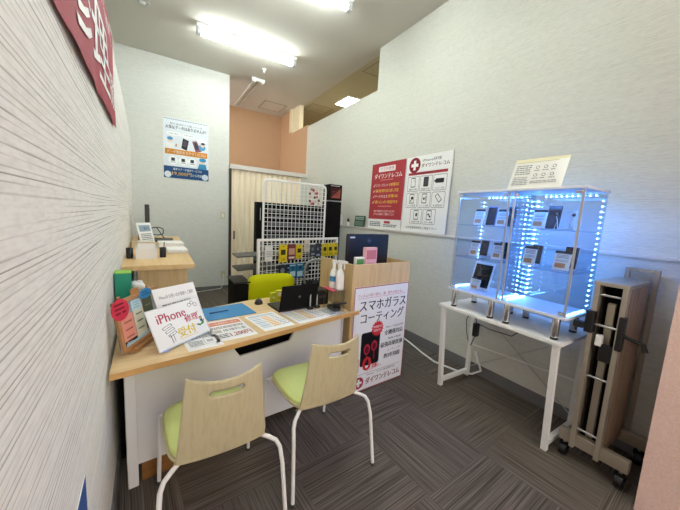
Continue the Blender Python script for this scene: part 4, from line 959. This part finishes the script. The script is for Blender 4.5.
def lampj(name, loc, size, rot, e, col, sy=None):
    l = bpy.data.lights.new(name, 'AREA'); l.energy = e; l.color = col; l.size = size
    if sy: l.shape = 'RECTANGLE'; l.size_y = sy
    o = bpy.data.objects.new(name, l); o.location = loc; o.rotation_euler = rot; COL.objects.link(o); return o
BL = (.06, .27, 1)
for y in (1.318, .902):
    lampj('led_glow', (2.21, y, cz1-.022), .2, (0, 0, 0), 1.3, BL, .3)
# leaning guide sheet on the right cabinet
def guide(p):
    p.rect(0, .9, 1, 1, 'ece6c0'); p.rect(.03, .87, .82, .885, 'b8a84a'); p.plines(.06, .45, .36, .8, '8a8c90', 5); p.plines(.06, .1, .36, .4, '9a9ca0', 5)
    for i in range(3):
        for j in range(2): p.circ(.48+.15*i, .68-.26*j, .035, '4a4c50', 12); p.circ(.48+.15*i, .68-.26*j, .025, 'f2f2ee', 12); p.plines(.43+.15*i, .55-.26*j, .54+.15*i, .6-.26*j, '8a8c90', 1)
    p.plines(.42, .14, .9, .24, '9a9ca0', 2)
sheet('guide_sheet', 'laminated white guide sheet leaning upright on top of the display cabinets', 'sign', .315, .217, .002, lean((2.05, 1.157, cz1+.018), -1.54, .395), body=mat('laminated', 'f0efe6', .25), fn=guide)

# ------------------------------------------------------------------ folded partition on casters
t = thing('folding_partition', 'folded bronze slatted partition gate on casters beside the white table', 'partition', (0, 0, 0))
px0, px1, py0, py1 = 2.15, 2.505, .478, .628; pz0, pz1 = .13, 1.10
for y in (py0, py1-.03):
    mb = MB(); mb.box(px0-.03, px0+.02, y+.002, y+.026, pz0-.04, pz1+.015, ALU, .003); mb.build('front_post', t)
for y in (py0, py1-.012):
    mb = MB()
    for k in range(12):
        x = px0+.024+k*.0275; mb.box(x, x+.0185, y, y+.012, pz0, pz1, SLAT, .002)
    mb.box(px0+.02, px1-.02, y+.004, y+.008, pz0, pz1, BLACKM)
    mb.build('slat_panel', t)
mb = MB(); mb.box(px0-.028, px1, py0-.002, py1+.002, pz1+.0, pz1+.022, ALU, .003); mb.build('top_cap', t)
mb = MB(); mb.box(px0+.07, px0+.08, py0+.03, py1-.03, pz0, pz1, BLACKM); mb.build('inner_leaf', t)
mb = MB(); mb.box(px0+.02, px0+.05, py0+.055, py0+.09, .18, 1.0, ALU, .003); mb.build('inner_rail', t)
for z in (1.045, .87, .56, .215):
    mb = MB(); mb.cyl((px0-.008, py0+.02, z), (px0-.008, py1-.02, z), .0065, ALUW, n=8); mb.build('cross_bar', t)
mb = MB(); mb.box(px0-.045, px0+.0, py0-.010, py0+.018, .76, .95, BLACK, .006); mb.build('latch', t)
mb = MB(); mb.tube([(px0-.03, py0-.01, .85), (px0-.03, py0-.06, .838), (px0-.03, py0-.088, .832), (px0-.03, py0-.098, .795)], [.009, .009, .011, .014], BLACK, 10); mb.build('handle', t)
mb = MB(); mb.box(px0-.05, px0+.0, py1-.03, py1+.012, .82, .95, BLACK, .006); mb.box(px0-.05, px0-.01, py1+.012, py1+.065, .835, .875, BLACK, .006); mb.build('latch', t)
mb = MB(); mb.box(px0-.035, px0-.005, py0+.075, py0+.105, .755, .82, WHITE, .004); mb.box(px0-.03, px0-.005, py0+.02, py0+.085, .67, .77, BLACK, .006); mb.build('lock', t)
for x in (px0-.015, px1-.04):
    mb = MB(); mb.box(x, x+.04, py0-.12, py1+.055, .10, .175, ALU, .004); bb = mb.build('base_beam', t)
    for y in (py0-.09, py1+.025):
        mb = MB(); mb.cyl((x+.02, y-.017, .036), (x+.02, y+.017, .036), .036, BLACK, n=18); mb.box(x+.006, x+.034, y-.024, y+.024, .052, .085, BLACKM, .006); mb.cyl((x+.02, y, .08), (x+.02, y, .10), .008, ALUW, n=8); mb.build('caster', bb)
mb = MB()
for y in (.45, .58): mb.box(2.512, 2.534, y, y+.025, .12, 1.19, ALU, .003)
mb.box(2.512, 2.534, .475, .58, 1.165, 1.19, ALU, .003); mb.box(2.505, 2.512, .475, .58, .5, .54, ALU); mb.box(2.505, 2.512, .475, .58, 1.0, 1.04, ALU); mb.build('rear_frame', t)

# ------------------------------------------------------------------ light
w = bpy.data.worlds.new('world'); scene.world = w; w.use_nodes = True
w.node_tree.nodes['Background'].inputs[0].default_value = lin('fff6f0'); w.node_tree.nodes['Background'].inputs[1].default_value = .92
vs_ = scene.view_settings; vs_.view_transform = 'Standard'; vs_.look = 'None'; vs_.gamma = 1; vs_.use_curve_mapping = False
vs_.exposure = 1.76
scene.cycles.use_denoising = True
scene.cycles.max_bounces = 8; scene.cycles.transparent_max_bounces = 24
